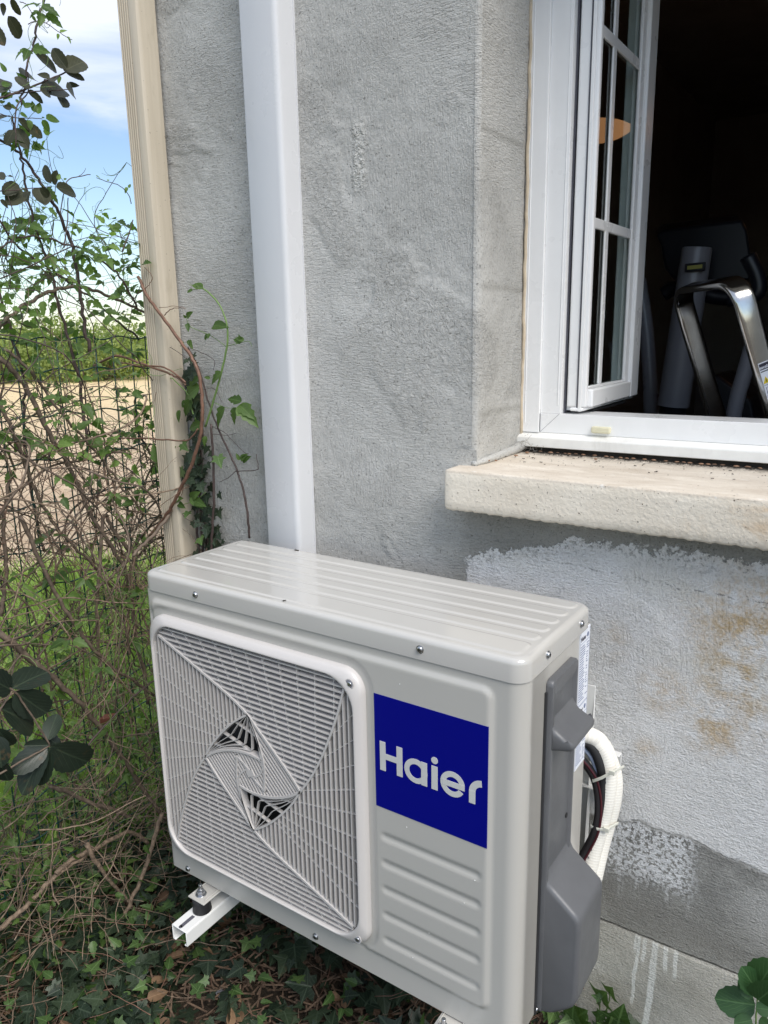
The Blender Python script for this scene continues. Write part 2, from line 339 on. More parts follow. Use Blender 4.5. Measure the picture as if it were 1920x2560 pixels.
def downpipe_material():
    m_, t, b = new_mat('sand_pvc'); q = NB(t); v = q.coord()
    c = q.mix(q.ramp(q.noise(q.coord((1, 1, .03)), 60, 4, .6), .3, .7), C(.50, .435, .335), C(.62, .55, .44))
    c = q.mix(q.mul(q.sramp(q.noise(q.coord((1, 1, .3)), 20, 5, .7), .58, .75), .35), c, C(.28, .23, .15))
    c = q.mix(q.mul(q.sramp(q.noise(v, 160, 2, .5), .72, .76), .7), c, C(.1, .07, .05))
    t.links.new(c, b.inputs['Base Color']); b.inputs['Roughness'].default_value = .42; return m_
M_down = downpipe_material()
def insul_material():
    m_, t, b = new_mat('ribbed_insulation'); q = NB(t); v = q.coord(out='UV')
    sep = q.n('ShaderNodeSeparateXYZ', {'Vector': v})
    a = q.math('SINE', q.mul(sep.outputs[0], 2*math.pi*44)); c = q.math('SINE', q.mul(sep.outputs[1], 2*math.pi*190))
    h = q.math('MAXIMUM', a, c); t.links.new(q.mix(q.ramp(h, -.8, .8), C(.76, .73, .65), C(.86, .84, .78)), b.inputs['Base Color'])
    b.inputs['Roughness'].default_value = .6; t.links.new(q.bump(h, .35, .0008), b.inputs['Normal']); return m_
M_insul = insul_material()
def glass_material():
    m_, t, b = new_mat('window_glass'); t.nodes.remove(b); q = NB(t); out = [n for n in t.nodes if n.type == 'OUTPUT_MATERIAL'][0]
    g = q.n('ShaderNodeBsdfGlossy', {'Color': C(.9, .97, .95), 'Roughness': .01}); tr = q.n('ShaderNodeBsdfTransparent', {'Color': C(.78, .86, .83)})
    fr = q.n('ShaderNodeLayerWeight', {'Blend': .5}); fc = q.math('ADD', q.mul(q.math('POWER', fr.outputs['Facing'], 4.), .55), .04); mxs = q.n('ShaderNodeMixShader', {0: fc})
    t.links.new(tr.outputs[0], mxs.inputs[1]); t.links.new(g.outputs[0], mxs.inputs[2]); t.links.new(mxs.outputs[0], out.inputs[0]); return m_
M_glass = glass_material()

# ------------------------------------------------------------------ house
house = thing('house', 'rendered grey house wall with a cream stone sill and an open white window', 'house', (2.6, WY, 0))
HX0, HX1, HD, HH = -.36, 5.6, 5.5, 3.1                      # corner, far corner, back, eaves
WX0, WX1, WZ0, WZ1 = .523, 1.62, 1.198, 2.32                # opening
RV = .20                                                    # reveal depth
mb = MB()
def wallpoint(x, z, dy=0): return (x, WY+dy, z)
def wgrid(x0, x1, z0, z1, st=.05):
    mb.grid(lambda x, z: (x, WY-(0.0028*ss(.3125+.004*math.sin(x*11)-z, 0, .006)+.0015*math.sin(x*9+z*4)), z), arange(x0, x1, st), arange(z0, z1, st))
R_ = .011
wgrid(HX0, WX0-R_, -.2, .3025, .04); wgrid(HX0, WX0-R_, .3025, .3155, .0033); wgrid(HX0, WX0-R_, .3155, HH, .06)
wgrid(WX0-R_, WX1, -.2, .3025, .04); wgrid(WX0-R_, WX1, .3025, .3155, .0033); wgrid(WX0-R_, WX1, .3155, WZ0, .05); wgrid(WX0-R_, WX1, WZ1, HH, .1); wgrid(WX1, HX1, -.2, HH, .3)
def rev(s, z):
    if s < 1: a = s*math.pi/2; return (WX0-R_+R_*math.sin(a), WY+R_-R_*math.cos(a), z)
    y = WY+R_+(s-1)*(RV-R_+.1); return (WX0+.0025*math.sin(z*7+y*9), y, z)
mb.grid(rev, [0, .25, .5, .75, 1]+[1+k/8 for k in range(1, 9)], arange(WZ0, WZ1, .06))
mb.grid(lambda y, z: (WX1, y, z), arange(WY, WY+.3, .1), [WZ0, WZ1])
mb.grid(lambda x, y: (x, y, WZ1), [WX0-R_, WX1], [WY, WY+.3])
mb.grid(lambda y, z: (HX0, y, z), arange(WY, WY+HD, .5), arange(-.2, HH, .4))
mb.grid(lambda y, z: (HX1, y, z), arange(WY, WY+HD, .5), [-.2, HH])
mb.grid(lambda x, z: (x, WY+HD, z), [HX0, HX1], [-.2, HH])
obj('wall', mb, M_wall, house, smooth=True, angle=40)
# roof
mb = MB(); e = .35; xm = (HX0+HX1)/2; ym = WY+HD/2
mb.add([(HX0-.02, WY-.02, HH), (HX1+e, WY-.02, HH), (HX1+e, WY+HD+e, HH), (HX0-.02, WY+HD+e, HH), (HX0-.02, ym, HH+2.0), (HX1+e, ym, HH+2.0)],
       [(0, 1, 5, 4), (2, 3, 4, 5), (0, 4, 3), (1, 2, 5), (0, 3, 2, 1)])
obj('roof', mb, M_slate, house)
# room shell (faces inward)
mb = MB(); rx0, rx1, ry0, ry1, rz0, rz1 = -.1, 5.2, .69, 5.2, .42, 2.85
mb.add([(rx0, ry0, rz0), (rx1, ry0, rz0), (rx1, ry1, rz0), (rx0, ry1, rz0), (rx0, ry0, rz1), (rx1, ry0, rz1), (rx1, ry1, rz1), (rx0, ry1, rz1)],
       [(4, 5, 6, 7), (3, 2, 6, 7), (1, 2, 6, 5), (0, 3, 7, 4)])
for a, b_, c_, d in ((rx0, rz0, WX0, rz1), (WX1, rz0, rx1, rz1), (WX0, rz0, WX1, 1.27), (WX0, WZ1, WX1, rz1)):
    mb.add([(a, ry0, b_), (c_, ry0, b_), (c_, ry0, d), (a, ry0, d)], [(0, 1, 2, 3)])
obj('room_wall', mb, M_room, house)
mb = MB(); mb.add([(rx0, ry0, rz0+.002), (rx1, ry0, rz0+.002), (rx1, ry1, rz0+.002), (rx0, ry1, rz0+.002)], [(0, 1, 2, 3)]); obj('room_floor', mb, M_floor, house)
mb = MB(); mb.box(WX0-.05, .668, 1.245, WX1, .95-.24, 1.268); obj('inner_sill', mb, M_upvc2, house)
# stone sill: cast block with chipped rounded arrises
mb = MB()
SX0, SY0, SZ0, SZ1 = .483, .332, 1.119, 1.199
def sill_pt(x, s):
    # profile around: bottom back -> bottom front -> top front -> top back
    r = .007; jx = .4*math.sin(x*71)+.6*math.sin(x*233+1)+.9*abs(math.sin(x*97+2))*math.sin(x*410)
    prof = [(.60, SZ0), (SY0+.012, SZ0+.0007*jx), (SY0+.003, SZ0+.002+.0012*jx), (SY0+.0005, SZ0+.006+.001*jx), (SY0, SZ0+.02), (SY0, SZ1-.02), (SY0+.0002, SZ1-.004), (SY0+.0012, SZ1-.0014), (SY0+.004, SZ1-.0002), (SY0+.02, SZ1), (.47, SZ1+.001), (.60, SZ1+.004)]
    y, z = prof[s]; return (x, y, z)
def sill_end(x): # rounded end
    return x
xs = [SX0, SX0+.001, SX0+.003, SX0+.007]+arange(SX0+.02, 2.0, .005)
def sp(x, s):
    p = list(sill_pt(x, int(s))); k = max(0, 1-(x-SX0)/.007); d = .005*k*k
    cy, cz = .46, (SZ0+SZ1)/2
    if s > 0 and s < 11:
        p[1] += d if p[1] < cy else 0; p[2] += d*(1 if p[2] < cz else -1)
    return tuple(p)
mb.grid(sp, xs, list(range(12)))
n0 = 12; mb.f.append(tuple(k*len(xs) for k in range(12))[::-1])
obj('window_sill', mb, M_sill, house, smooth=True, angle=50)
mb = MB()   # mortar blend where the reveal meets the sill
mb.tube(spline([(WX0-.004, .385, 1.203), (WX0+.004, .44, 1.206), (WX0+.003, .50, 1.207), (WX0+.008, .56, 1.212), (WX0+.012, .60, 1.222)], 4), .006, .012, 7)
mb.add([(WX0-.06, WY+.002, 1.19), (WX0-.045, WY-.003, 1.222), (WX0-.035, WY-.004, 1.232), (WX0+.001, WY-.003, 1.230), (WX0+.003, WY+.0, 1.196), (WX0-.03, WY-.008, 1.2)], [(0, 5, 4, 3, 2, 1)])
obj('mortar_fillet', mb, M_wall, house, smooth=True)
mb = MB(); pts = []
for z in arange(1.235, 2.3, .02): pts.append((WX0+.004+rng.uniform(-.0015, .0015), .5885+rng.uniform(-.002, .001), z))
mb.tube(pts, .0035, .0035, 6); obj('sealant_bead', mb, M_foam, house, smooth=True)

# window frame (fixed): stepped profiles
FY = .586
fr = MB()
def vprof(mbx, x0, x1, y0, y1, z0=1.24, z1=2.32): mbx.box(x0, y0, z0, x1, y1, z1)
fr.box(WX0, FY+.002, 1.243, .5655, .66, 2.32)
fr.box(.5655, FY+.009, 1.2832, .609, .672, 2.32)
fr.box(WX0, FY+.007, 1.243, WX1, .672, 1.2830)
fr.box(WX0, FY+.002, 2.27, WX1, .672, 2.32); fr.box(1.50, FY, 1.2832, WX1, .672, 2.27)
for x_ in (.5335, .6020): fr.box(x_, FY+(.0008 if x_ < .565 else .0078), 1.30 if x_ > .565 else 1.262, x_+.0022, FY+.02, 2.30)
wf = obj('window_frame', fr, M_upvc, house, bevel=.0035, seg=3)
mb = MB(); mb.box(.5662, FY+.0055, 1.2445, .5668, FY+.01, 1.283); mb.add([(.566, FY+.0066, 1.2435), (.6075, FY+.0066, 1.2832), (.6083, FY+.0066, 1.2832), (.5668, FY+.0066, 1.2435)], [(0, 1, 2, 3)])
mb.box(.6092, .612, 1.284, .6125, .668, 2.30)
obj('frame_joint', mb, M_gasket, wf)
mb = MB(); mb.add([(WX0+.001, .572, 1.2145), (WX1, .572, 1.2145), (WX1, .572, 1.234), (WX0+.001, .572, 1.234), (WX1, FY+.008, 1.2428), (WX0+.001, FY+.008, 1.2428), (WX0+.001, .62, 1.2145), (WX1, .62, 1.2145)],
                  [(0, 1, 2, 3), (3, 2, 4, 5), (0, 6, 7, 1), (0, 3, 5, 6)])
obj('drip_rail', mb, M_upvc2, wf, bevel=.0015)
mb = MB(); a = at(1478, 1062, 1, FY); b_ = at(1526, 1084, 1, FY); mb.box(.6785, FY-.003, 1.249, .7165, FY+.008, 1.262); obj('drain_cap', mb, M_putty, wf, bevel=.003, seg=3)
mb = MB()    # solid near-black strip standing in for shade in the gap under the drip rail
mb.box(WX0+.01, .586, 1.2005, WX1, .64, 1.2140); obj('shadow_gap', mb, M_debris_shade, wf)

# opened sash: lies along +y at x ~ .63-.665
sash = MB(); SXf, SXb = .668, .618; S0, S1, SZb, SZt = .604, .935, 1.297, 2.29; stw = .056
sash.box(SXb, S0, SZb, .6585, S0+.014, SZt); sash.box(SXb, S1-stw, SZb, SXf, S1, SZt)
sash.box(SXb, S0+.014, SZb, SXf-.0006, S1-stw, SZb+.036); sash.box(SXb, S0+.014, SZt-.05, SXf-.0006, S1-stw, SZt)
sash.box(SXb+.008, S0-.004, SZb-.008, SXf-.014, S1+.012, SZb-.0005)      # rebate lip under and around
sash.box(SXb+.008, S1+.0005, SZb, SXf-.014, S1+.012, SZt)
sf = obj('window_sash', sash, M_upvc, house, bevel=.005, seg=3)
mb = MB()
for x0, x1, y0 in ((.613, .6225, .618), (.6265, .6335, .610), (.6365, .6395, .606), (.643, .650, .600)): mb.box(x0, y0, 1.2885, x1, .6035 if x0 > .63 else .64, 2.30)
obj('edge_profile', mb, M_upvc, sf, bevel=.0012)
mb = MB(); 
for x0, y0 in ((.6225, .622), (.6395, .602)): mb.box(x0+.0003, y0, 1.29, x0+.0028, .6034 if x0 > .63 else .64, 2.3)
obj('edge_gasket', mb, M_gasket, sf)
mb = MB(); mb.add([(.651, S0+.012, SZb+.03), (.651, S1-stw+.004, SZb+.03), (.651, S1-stw+.004, SZt-.045), (.651, S0+.012, SZt-.045)], [(0, 1, 2, 3)]); obj('glass_pane', mb, M_glass, sf)
mb = MB()    # sloping glazing bead
mb.box(.6515, S1-stw-.026, SZb+.036, .660, S1-stw, SZt-.05)
mb.box(.6515, S0+.014, SZb+.036, .660, S1-stw-.026, SZb+.042)
obj('glazing_bead', mb, M_upvc, sf, bevel=.003)
mb = MB()
mb.box(.6514, .684, SZb+.042, .6565, .704, SZt-.05)
for z in (1.652, 1.985): mb.box(.6513, S0+.014, z-.010, .6569, S1-stw-.026, z+.010)
obj('glazing_bar', mb, M_upvc, sf, bevel=.0022)
mb = MB(); mb.box(.610, S0+.06, SZb-.014, .655, S1-.05, SZb-.0095); obj('weather_seal', mb, M_rubber, sf)

# ------------------------------------------------------------------ air conditioner
OZ = .35; W_, D_, H_ = .80, .27, .66
ac = thing('air_conditioner', 'cream outdoor air conditioning unit with square fan grille and blue logo panel', 'air conditioner', (.4, .135, OZ))
RL, RR = .014, .024
def body_pt(s, z):
    """s: -D..0 left side, 0..W front, W..W+D right side (corner arcs blended)"""
    if s < 0: y = -s; return (0., y, z), (-1, 0)
    if s > W_: return (W_, s-W_, z), (1, 0)
    return (s, 0., z), (0, -1)
def h_front(x, z):
    zz = z-OZ; h = .005*ss(-sdrr(x, zz+OZ, .3855, .679, .3705, .281, .020), -.001, .009)
    for k in range(5):
        zc = .6445-.0508*k; d = sdrr(x, z, .648, zc, .0925, .0088, .0085); h -= .0029*ss(-d, -.0005, .0075)
    h -= .0035*ss(-sdrr(x, z, .2735, .6715, .267, .271, .045), -.006, .0)*.8
    return h
def front_surf(s, z):
    if s < RL-1e-9 and s > -RL:
        a = (s+RL)/(2*RL)*math.pi/2; x = RL-RL*math.cos(a); y = RL-RL*math.sin(a); nx, ny = -math.cos(a), -math.sin(a); p = (x, y); h = 0
    elif s <= -RL: p = (0, -s); nx, ny = -1, 0; h = 0
    elif s <= W_-RR: p = (s, 0); nx, ny = 0, -1; h = h_front(s, z)
    elif s < W_+RR:
        a = (s-W_+RR)/(2*RR)*math.pi/2; p = (W_-RR+RR*math.sin(a), RR-RR*math.cos(a)); nx, ny = math.sin(a), -math.cos(a); h = 0
    else: p = (W_, s-W_); nx, ny = 1, 0; h = -.0012 if s-W_ > .036 else 0
    return (p[0]+nx*h, p[1]+ny*h, z)
us = [-D_]+arange(-.2, -RL, .1)+arange(-RL, RL, RL/4)[1:]+arange(RL, W_-RR, .0037)[1:]+arange(W_-RR, W_+RR, RR/6)[1:]+[W_+.0355, W_+.0365, W_+.1, W_+D_]
zs = arange(OZ+.001, OZ+H_-.034, .0037)
mb = MB(); mb.grid(front_surf, us, zs, keep=lambda s, z: not (sdrr(s, z, .2735, .6715, .236, .238, .05) < -.004))
obj('cabinet', mb, M_body, ac, smooth=True, fix=True, angle=60)
mb = MB()  # back, base pan and interior shroud
mb.box(.002, D_-.002, OZ+.001, W_-.002, D_, OZ+H_-.036); mb.box(.004, .012, OZ, W_-.004, D_-.004, OZ+.012)
obj('base_pan', mb, M_body, ac)
mb = MB(); mb.add([(x, y, z) for y in (.012, .09) for x, z in rrloop(.2735, .6715, .24 if y < .05 else .225, .243 if y < .05 else .225, .06, 6)], [(k, (k+1) % 28, 28+(k+1) % 28, 28+k) for k in range(28)]+[tuple(range(28, 56))])
obj('fan_shroud', mb, M_dark, ac)
mb = MB()
for k in range(3):
    a0 = 2*math.pi*k/3+.4
    def bl(u, v, a0=a0):
        a = a0+v*1.35*(.6+.4*u)+.5*(1-u); r = .045+.165*u; return (.2735+r*math.cos(a), .055-.030*v+.006*u, .6715+r*math.sin(a))
    mb.grid(bl, [i/8 for i in range(9)], [i/8 for i in range(9)])
mb.disc((.2735, .07, .6715), (0, -1, 0), .05, .035, 20, 1)
obj('fan', mb, M_fan, ac, smooth=True)
# lid
mb = MB(); LX0, LX1, LY0, LY1, LR = -.0022, W_+.0022, -.0022, D_+.0022, .026
zt = OZ+H_; zb = zt-.036
def lidloop(ins, z, n=9): return [(x, y, z) for x, y in rrloop((LX0+LX1)/2, (LY0+LY1)/2, (LX1-LX0)/2-ins, (LY1-LY0)/2-ins, LR-ins*.8, n)]
fil = .010; loops = [lidloop(.004, zb+.0003), lidloop(0, zb), lidloop(0, zt-fil)]
for k in range(1, 6): a = math.pi/2*k/5; loops.append(lidloop(fil*(1-math.cos(a)), zt-fil+fil*math.sin(a)))
loft(mb, loops)
PADS = [(.015, .064), (.0735, .102), (.1105, .139), (.148, .177), (.186, .215), (.226, .258)]
inner = loops[-1]
def lidh(x, y):
    h = 0
    for a, c in PADS: h += .0017*ss(-sdrr(x, y, .402, (a+c)/2, .383, (c-a)/2, .012), -.0003, .0034)
    return h
gx = arange(LX0+fil+.0001, LX1-fil-.0001, .006); gx = sorted(set(gx[:1]+gx[-1:]+[round(v, 5) for v in arange(.012, .03, .0016)+arange(.03, .77, .02)+arange(.77, .795, .0016)])); gy = arange(LY0+fil, LY1-fil, .0016)
def lidtop(x, y):
    # pull corner vertices inside the rounded corner
    d = sdrr(x, y, (LX0+LX1)/2, (LY0+LY1)/2, (LX1-LX0)/2-fil, (LY1-LY0)/2-fil, LR-fil*.8)
    if d > 0:
        cx = max(min(x, LX1-LR-.002), LX0+LR+.002); cy = max(min(y, LY1-LR-.002), LY0+LR+.002); q_ = math.hypot(x-cx, y-cy)+1e-9; k = (q_-d)/q_; x = cx+(x-cx)*k; y = cy+(y-cy)*k
    return (x, y, zt+lidh(x, y))
mb.grid(lidtop, gx, gy)
obj('lid', mb, M_lid, ac, smooth=True, angle=55)
# screws
def screw(p, nrm, parent, r=.0052, name='screw'):
    mb = MB(); p = np.array(p, float); nrm = np.array(nrm, float); mb.disc(p, nrm, r*1.25, .0008, 14); mb.disc(p+nrm*.0008, nrm, r, .0030, 14, 1)
    u = np.cross(nrm, [0, 0, 1.]); u /= np.linalg.norm(u); w_ = np.cross(nrm, u); o = obj(name, mb, M_zinc, parent, smooth=True, angle=40)
    m2 = MB(); c = p+nrm*.0039; m2.obox(c, u*r*.5, w_*r*.13, nrm*.0002); m2.obox(c+nrm*.00003, u*r*.13, w_*r*.5, nrm*.0002); obj('screw_slot', m2, M_dark, o)
for x, z in ((.148, .988), (.633, .991)): screw((x, LY0, z), (0, -1, 0), ac)
for y in (.077, .217): screw((LX1, y, .992), (1, 0, 0), ac)
for x, z in ((.055, .362), (.400, .365)): screw((x, 0, z), (0, -1, 0), ac)
screw((W_, .084, .357), (1, 0, 0), ac)

# fan grille: frame
GX, GZ = .2755, .6700
gr = MB()
prof = [(.2555, .262, .040, .001), (.2552, .262, .040, -.008), (.2540, .2605, .040, -.0125), (.2515, .2575, .043, -.0162), (.2465, .2525, .049, -.0202), (.2440, .2500, .054, -.0218), (.2425, .2485, .056, -.0220), (.2418, .2475, .057, -.0214), (.2413, .2470, .057, -.0190), (.2408, .2466, .057, .006)]
loft(gr, [[(x, y, z) for x, z in rrloop(GX, GZ, hx, hz, r, 12)] for hx, hz, r, y in prof])
grille = obj('fan_grille', gr, M_grille, ac, smooth=True, angle=70)
for sx, sz in ((1, 1), (1, -1)):
    mb = MB(); c = (GX+sx*.2355, -.0145, GZ+sz*.2405); mb.disc((c[0], -.0182, c[2]), (0, -1, 0), .0085, .0012, 18); o = obj('screw_recess', mb, M_grille, grille)
    mb = MB(); mb.disc((c[0], -.0194, c[2]), (0, -1, 0), .0068, .0003, 18); obj('recess_floor', mb, M_mach if sx < 0 else M_mach, grille) 
    mb = MB(); mb.disc((c[0]+.001, -.0196, c[2]), (0, -1, 0), .0042, .0018, 12, 1); obj('screw', mb, M_zinc, grille, smooth=True)
open_loop = [(x-GX, z-GZ) for x, z in rrloop(GX, GZ, .2415, .2472, .058, 8)]
A_ = [(-.2255, .2225), (-.178, .202), (-.099, .169), (-.04, .143), (.001, .119), (.030, .092), (.066, .059), (.097, .029), (.119, .004)]
B_ = [(.2225, .2270), (.205, .170), (.175, .097), (.148, .046), (.119, .004)]
RA = [(.001, .119), (-.037, .092), (-.070, .060), (-.098, .028), (-.119, -.004)]
IT = [(-.119, -.004), (-.085, .018), (-.042, .034), (-.001, .039), (.030, .036)]
BR_ = [(.001, .119), (.015, .096), (.025, .068), (.030, .036)]
BN = [(.005, .116), (.034, .039), (.033, -.025)]
rot = lambda P: [(-x, -z) for x, z in P]
def sp2(P, k=5): return [tuple(p) for p in spline([(x, z, 0) for x, z in P], k)]
def sm(P): return [(p[0], p[1]) for p in sp2(P)]
A, B, R1, I1, K1, N1 = map(sm, (A_, B_, RA, IT, BR_, BN)); Ar, Br, Rr, Ir, Kr, Nr = map(rot, (A, B, R1, I1, K1, N1))
Ahead = A[:21]          # up to the ring top (4 segments of 5)
Atail = A[20:]
def edge_between(P, Q):
    """part of the opening loop from P to Q going counter-clockwise"""
    aP, aQ = math.atan2(P[1], P[0]), math.atan2(Q[1], Q[0])
    L_ = sorted(open_loop, key=lambda p: (math.atan2(p[1], p[0])-aP) % (2*math.pi)); lim = (aQ-aP) % (2*math.pi)
    return [p for p in L_ if 0 < (math.atan2(p[1], p[0])-aP) % (2*math.pi) < lim]
top = A+B[::-1]+edge_between(B[0], A[0])                     # TL corner -> ring right -> TR corner -> along top edge back
left = Ahead+R1[1:]+Br[::-1][1:]+edge_between(A[0], Br[0])[::-1]
black = R1+I1[1:]+K1[::-1][1:-1]
band = Atail+[(-x, -z) for x, z in Ir][0:0]+[(-p[0], -p[1]) for p in I1[:14]]+[(.036, -.030)]+N1[::-1][1:]
core = I1[11:]+[(.034, .02), (.033, -.025)]+[(-p[0], -p[1]) for p in I1[11:]]+[(-.034, -.02), (-.033, .025)]
def clip(poly, p0, d):
    ts = []; n = len(poly)
    for i in range(n):
        ax, az = poly[i]; bx, bz = poly[(i+1) % n]; ex, ez = bx-ax, bz-az; den = d[0]*ez-d[1]*ex
        if abs(den) < 1e-12: continue
        t = ((ax-p0[0])*ez-(az-p0[1])*ex)/den; s = ((ax-p0[0])*d[1]-(az-p0[1])*d[0])/den
        if 0 <= s < 1: ts.append(t)
    ts.sort(); return [(ts[i], ts[i+1]) for i in range(0, len(ts)-1, 2) if ts[i+1]-ts[i] > .003]
def slat(mb, a, b, th, y0, y1, tilt=0):
    ax, az = a; bx, bz = b; L_ = math.hypot(bx-ax, bz-az); ux, uz = (bx-ax)/L_, (bz-az)/L_; nx, nz = -uz*th/2, ux*th/2; tx, tz = -uz*tilt, ux*tilt
    q0 = lambda x, z, y: (GX+x, y, GZ+z)
    V = [q0(ax-nx, az-nz, y0), q0(bx-nx, bz-nz, y0), q0(bx+nx, bz+nz, y0), q0(ax+nx, az+nz, y0), q0(ax-nx+tx, az-nz+tz, y1), q0(bx-nx+tx, bz-nz+tz, y1), q0(bx+nx+tx, bz+nz+tz, y1), q0(ax+nx+tx, az+nz+tz, y1)]
    mb.add(V, [(0, 1, 2, 3), (4, 7, 6, 5), (0, 4, 5, 1), (1, 5, 6, 2), (2, 6, 7, 3), (3, 7, 4, 0)])
def fill(mb, poly, d, pitch, th, y0, y1, tilt=0, sym=True, mb2=None):
    L_ = math.hypot(*d); d = (d[0]/L_, d[1]/L_); n = (-d[1], d[0]); cs = [p[0]*n[0]+p[1]*n[1] for p in poly]
    k = math.ceil(min(cs)/pitch)
    while k*pitch < max(cs):
        for t0, t1 in clip(poly, (n[0]*k*pitch, n[1]*k*pitch), d):
            a = (n[0]*k*pitch+d[0]*t0, n[1]*k*pitch+d[1]*t0); b = (n[0]*k*pitch+d[0]*t1, n[1]*k*pitch+d[1]*t1)
            slat(mb, a, b, th, y0, y1, tilt)
            if sym: slat(mb2 or mb, (-a[0], -a[1]), (-b[0], -b[1]), th, y0, y1, tilt*1)
        k += 1
def rib(mb, P, th, y0, y1, sym=True):
    for a, b in zip(P[:-1], P[1:]):
        slat(mb, a, b, th, y0, y1)
        if sym: slat(mb, (-a[0], -a[1]), (-b[0], -b[1]), th, y0, y1)
Y0, Y1 = -.0165, -.0060
lv = MB(); l2 = MB(); fill(lv, top, (1, 0), .0104, .0025, Y0, Y1+.0015, .0006, mb2=l2)
for l_ in (lv, l2): obj('horizontal_louvres', l_, M_grille, grille)
lv = MB(); l2 = MB(); fill(lv, left, (0, 1), .0104, .0025, Y0, Y1+.0015, .0004, mb2=l2)
for l_ in (lv, l2): obj('vertical_louvres', l_, M_grille, grille)
lv = MB(); fill(lv, band, (.118, -.125), .0074, .0026, Y0, Y1-.002, 0)
halfc = [p for p in core]; fill(lv, halfc, (.55, -.8), .0074, .0025, Y0-.0003, Y1-.002, 0, False)
rib(lv, sm([(-.033, .025), (-.012, .012), (.0, .0), (.012, -.012), (.033, -.025)]), .0035, Y0-.0012, Y1, False)
rib(lv, sm([(.030, .036), (.031, .018), (.018, .001), (.002, -.008)]), .003, Y0-.0010, Y1)
mbx = lv; slat(mbx, (-.008, -.004), (.008, .004), .012, Y0-.0018, Y1)
obj('centre_louvres', lv, M_grille, grille)
lv = MB()
for P, th in ((A, .0042), (B, .0036), (R1, .0036), (I1, .0044), (K1, .0034), (N1, .0036)): rib(lv, P, th, Y0-.0016, Y1+.002)
# open fan windows: arcs and rays
def lerp(P, Q, k):
    n = 24; f = lambda P, t: (lambda i: ((P[i][0]*(1-(t*(len(P)-1)-i))+P[min(i+1, len(P)-1)][0]*(t*(len(P)-1)-i)), (P[i][1]*(1-(t*(len(P)-1)-i))+P[min(i+1, len(P)-1)][1]*(t*(len(P)-1)-i))))(int(min(t*(len(P)-1), len(P)-1)))
    return [((1-k)*f(P, i/n)[0]+k*f(Q, i/n)[0], (1-k)*f(P, i/n)[1]+k*f(Q, i/n)[1]) for i in range(n+1)]
inner = K1+I1[::-1][1:]       # ring top -> inner corner -> ring left
for k in (.17, .34, .52, .72): rib(lv, lerp(R1, inner, k), .0012, Y0+.001, Y1-.003)
for t in (.25, .5, .75):
    i = lerp(R1, inner, 0)[int(24*t)]; j = lerp(R1, inner, 1)[int(24*t)]
    fill_p = [i, j]; rib(lv, fill_p, .0024, Y0+.003, Y1-.001)
obj('spiral_rib', lv, M_grille, grille)
lv = MB()
def struts(poly, starts):
    for p0, d in starts:
        for t0, t1 in clip(poly, p0, d):
            a = (p0[0]+d[0]*t0, p0[1]+d[1]*t0); b = (p0[0]+d[0]*t1, p0[1]+d[1]*t1); slat(lv, a, b, .0013, Y0+.0025, Y1-.003); slat(lv, (-a[0], -a[1]), (-b[0], -b[1]), .0013, Y0+.0025, Y1-.003)
st = []
for k in range(11):
    u = -.20+.040*k; f = (u+.20)/.40; ang = rad(-46-46*min(1, f*1.15)); st.append(((u, .245), (math.cos(ang), math.sin(ang))))
struts(top, st); st = []
for k in range(9):
    v_ = .185-.047*k; f = (.185-v_)/.38; ang = rad(-28+78*f); st.append(((-.242, v_), (math.cos(ang), math.sin(ang))))
struts(left, st)
obj('cross_strut', lv, M_grille, grille)

# logo panel: blue square with letters cut from flat shapes
lg = MB(); LX, LZ, LS = .5485, .6985, .2005
yb = -.0050; lg.box(LX, yb-.0006, LZ, LX+LS, yb+.001, LZ+LS)
logo = obj('logo_panel', lg, M_blue, ac)
def arc(cx, cz, ro, ri, a0, a1, n=28, sx=1):
    po = [(cx+sx*ro*math.cos(rad(a0+(a1-a0)*i/n)), cz+ro*math.sin(rad(a0+(a1-a0)*i/n))) for i in range(n+1)]
    pi_ = [(cx+sx*ri*math.cos(rad(a0+(a1-a0)*i/n)), cz+ri*math.sin(rad(a0+(a1-a0)*i/n))) for i in range(n+1)]
    return [(po[i], po[i+1], pi_[i+1], pi_[i]) for i in range(n)]
def quad(x0, z0, x1, z1): return [((x0, z0), (x1, z0), (x1, z1), (x0, z1))]
U = LS
LET = {'H': quad(.050, .345, .103, .600)+quad(.209, .345, .262, .600)+quad(.103, .450, .209, .500),
       'a': arc(.385, .440, .105, .060, 0, 360)+quad(.435, .340, .487, .540),
       'i': quad(.527, .340, .580, .540)+arc(.5535, .588, .029, 0, 0, 360),
       'e': arc(.710, .440, .105, .060, 12, 330)+quad(.625, .415, .812, .461),
       'r': quad(.850, .340, .902, .446)+arc(.960, .440, .110, .058, 95, 180)}
for ch, polys in LET.items():
    mb = MB()
    for k, p in enumerate(polys):
        o_ = .00022*(len(p) == 4 and abs(p[0][0]-p[3][0]) < 1e-9 and abs(p[0][1]-p[1][1]) < 1e-9)
        mb.prism([(LX+U*x, LZ+U*(z-.0)) for x, z in p], lambda x, z: (x, yb-.0011-o_, z), lambda x, z: (x, yb-.0005, z))
    obj('letter', mb, M_letter, logo)

# side cover (charcoal)
cv = MB(); CX = W_-.0005
y0, y1 = .082, .190
flange = .810
def loopx(x, ya, yb_, za, zb_, r=.010): return [(x, y, z) for y, z in rrloop((ya+yb_)/2, (za+zb_)/2, (yb_-ya)/2, (zb_-za)/2, r, 4)]
ztop, zbot = .948, .352
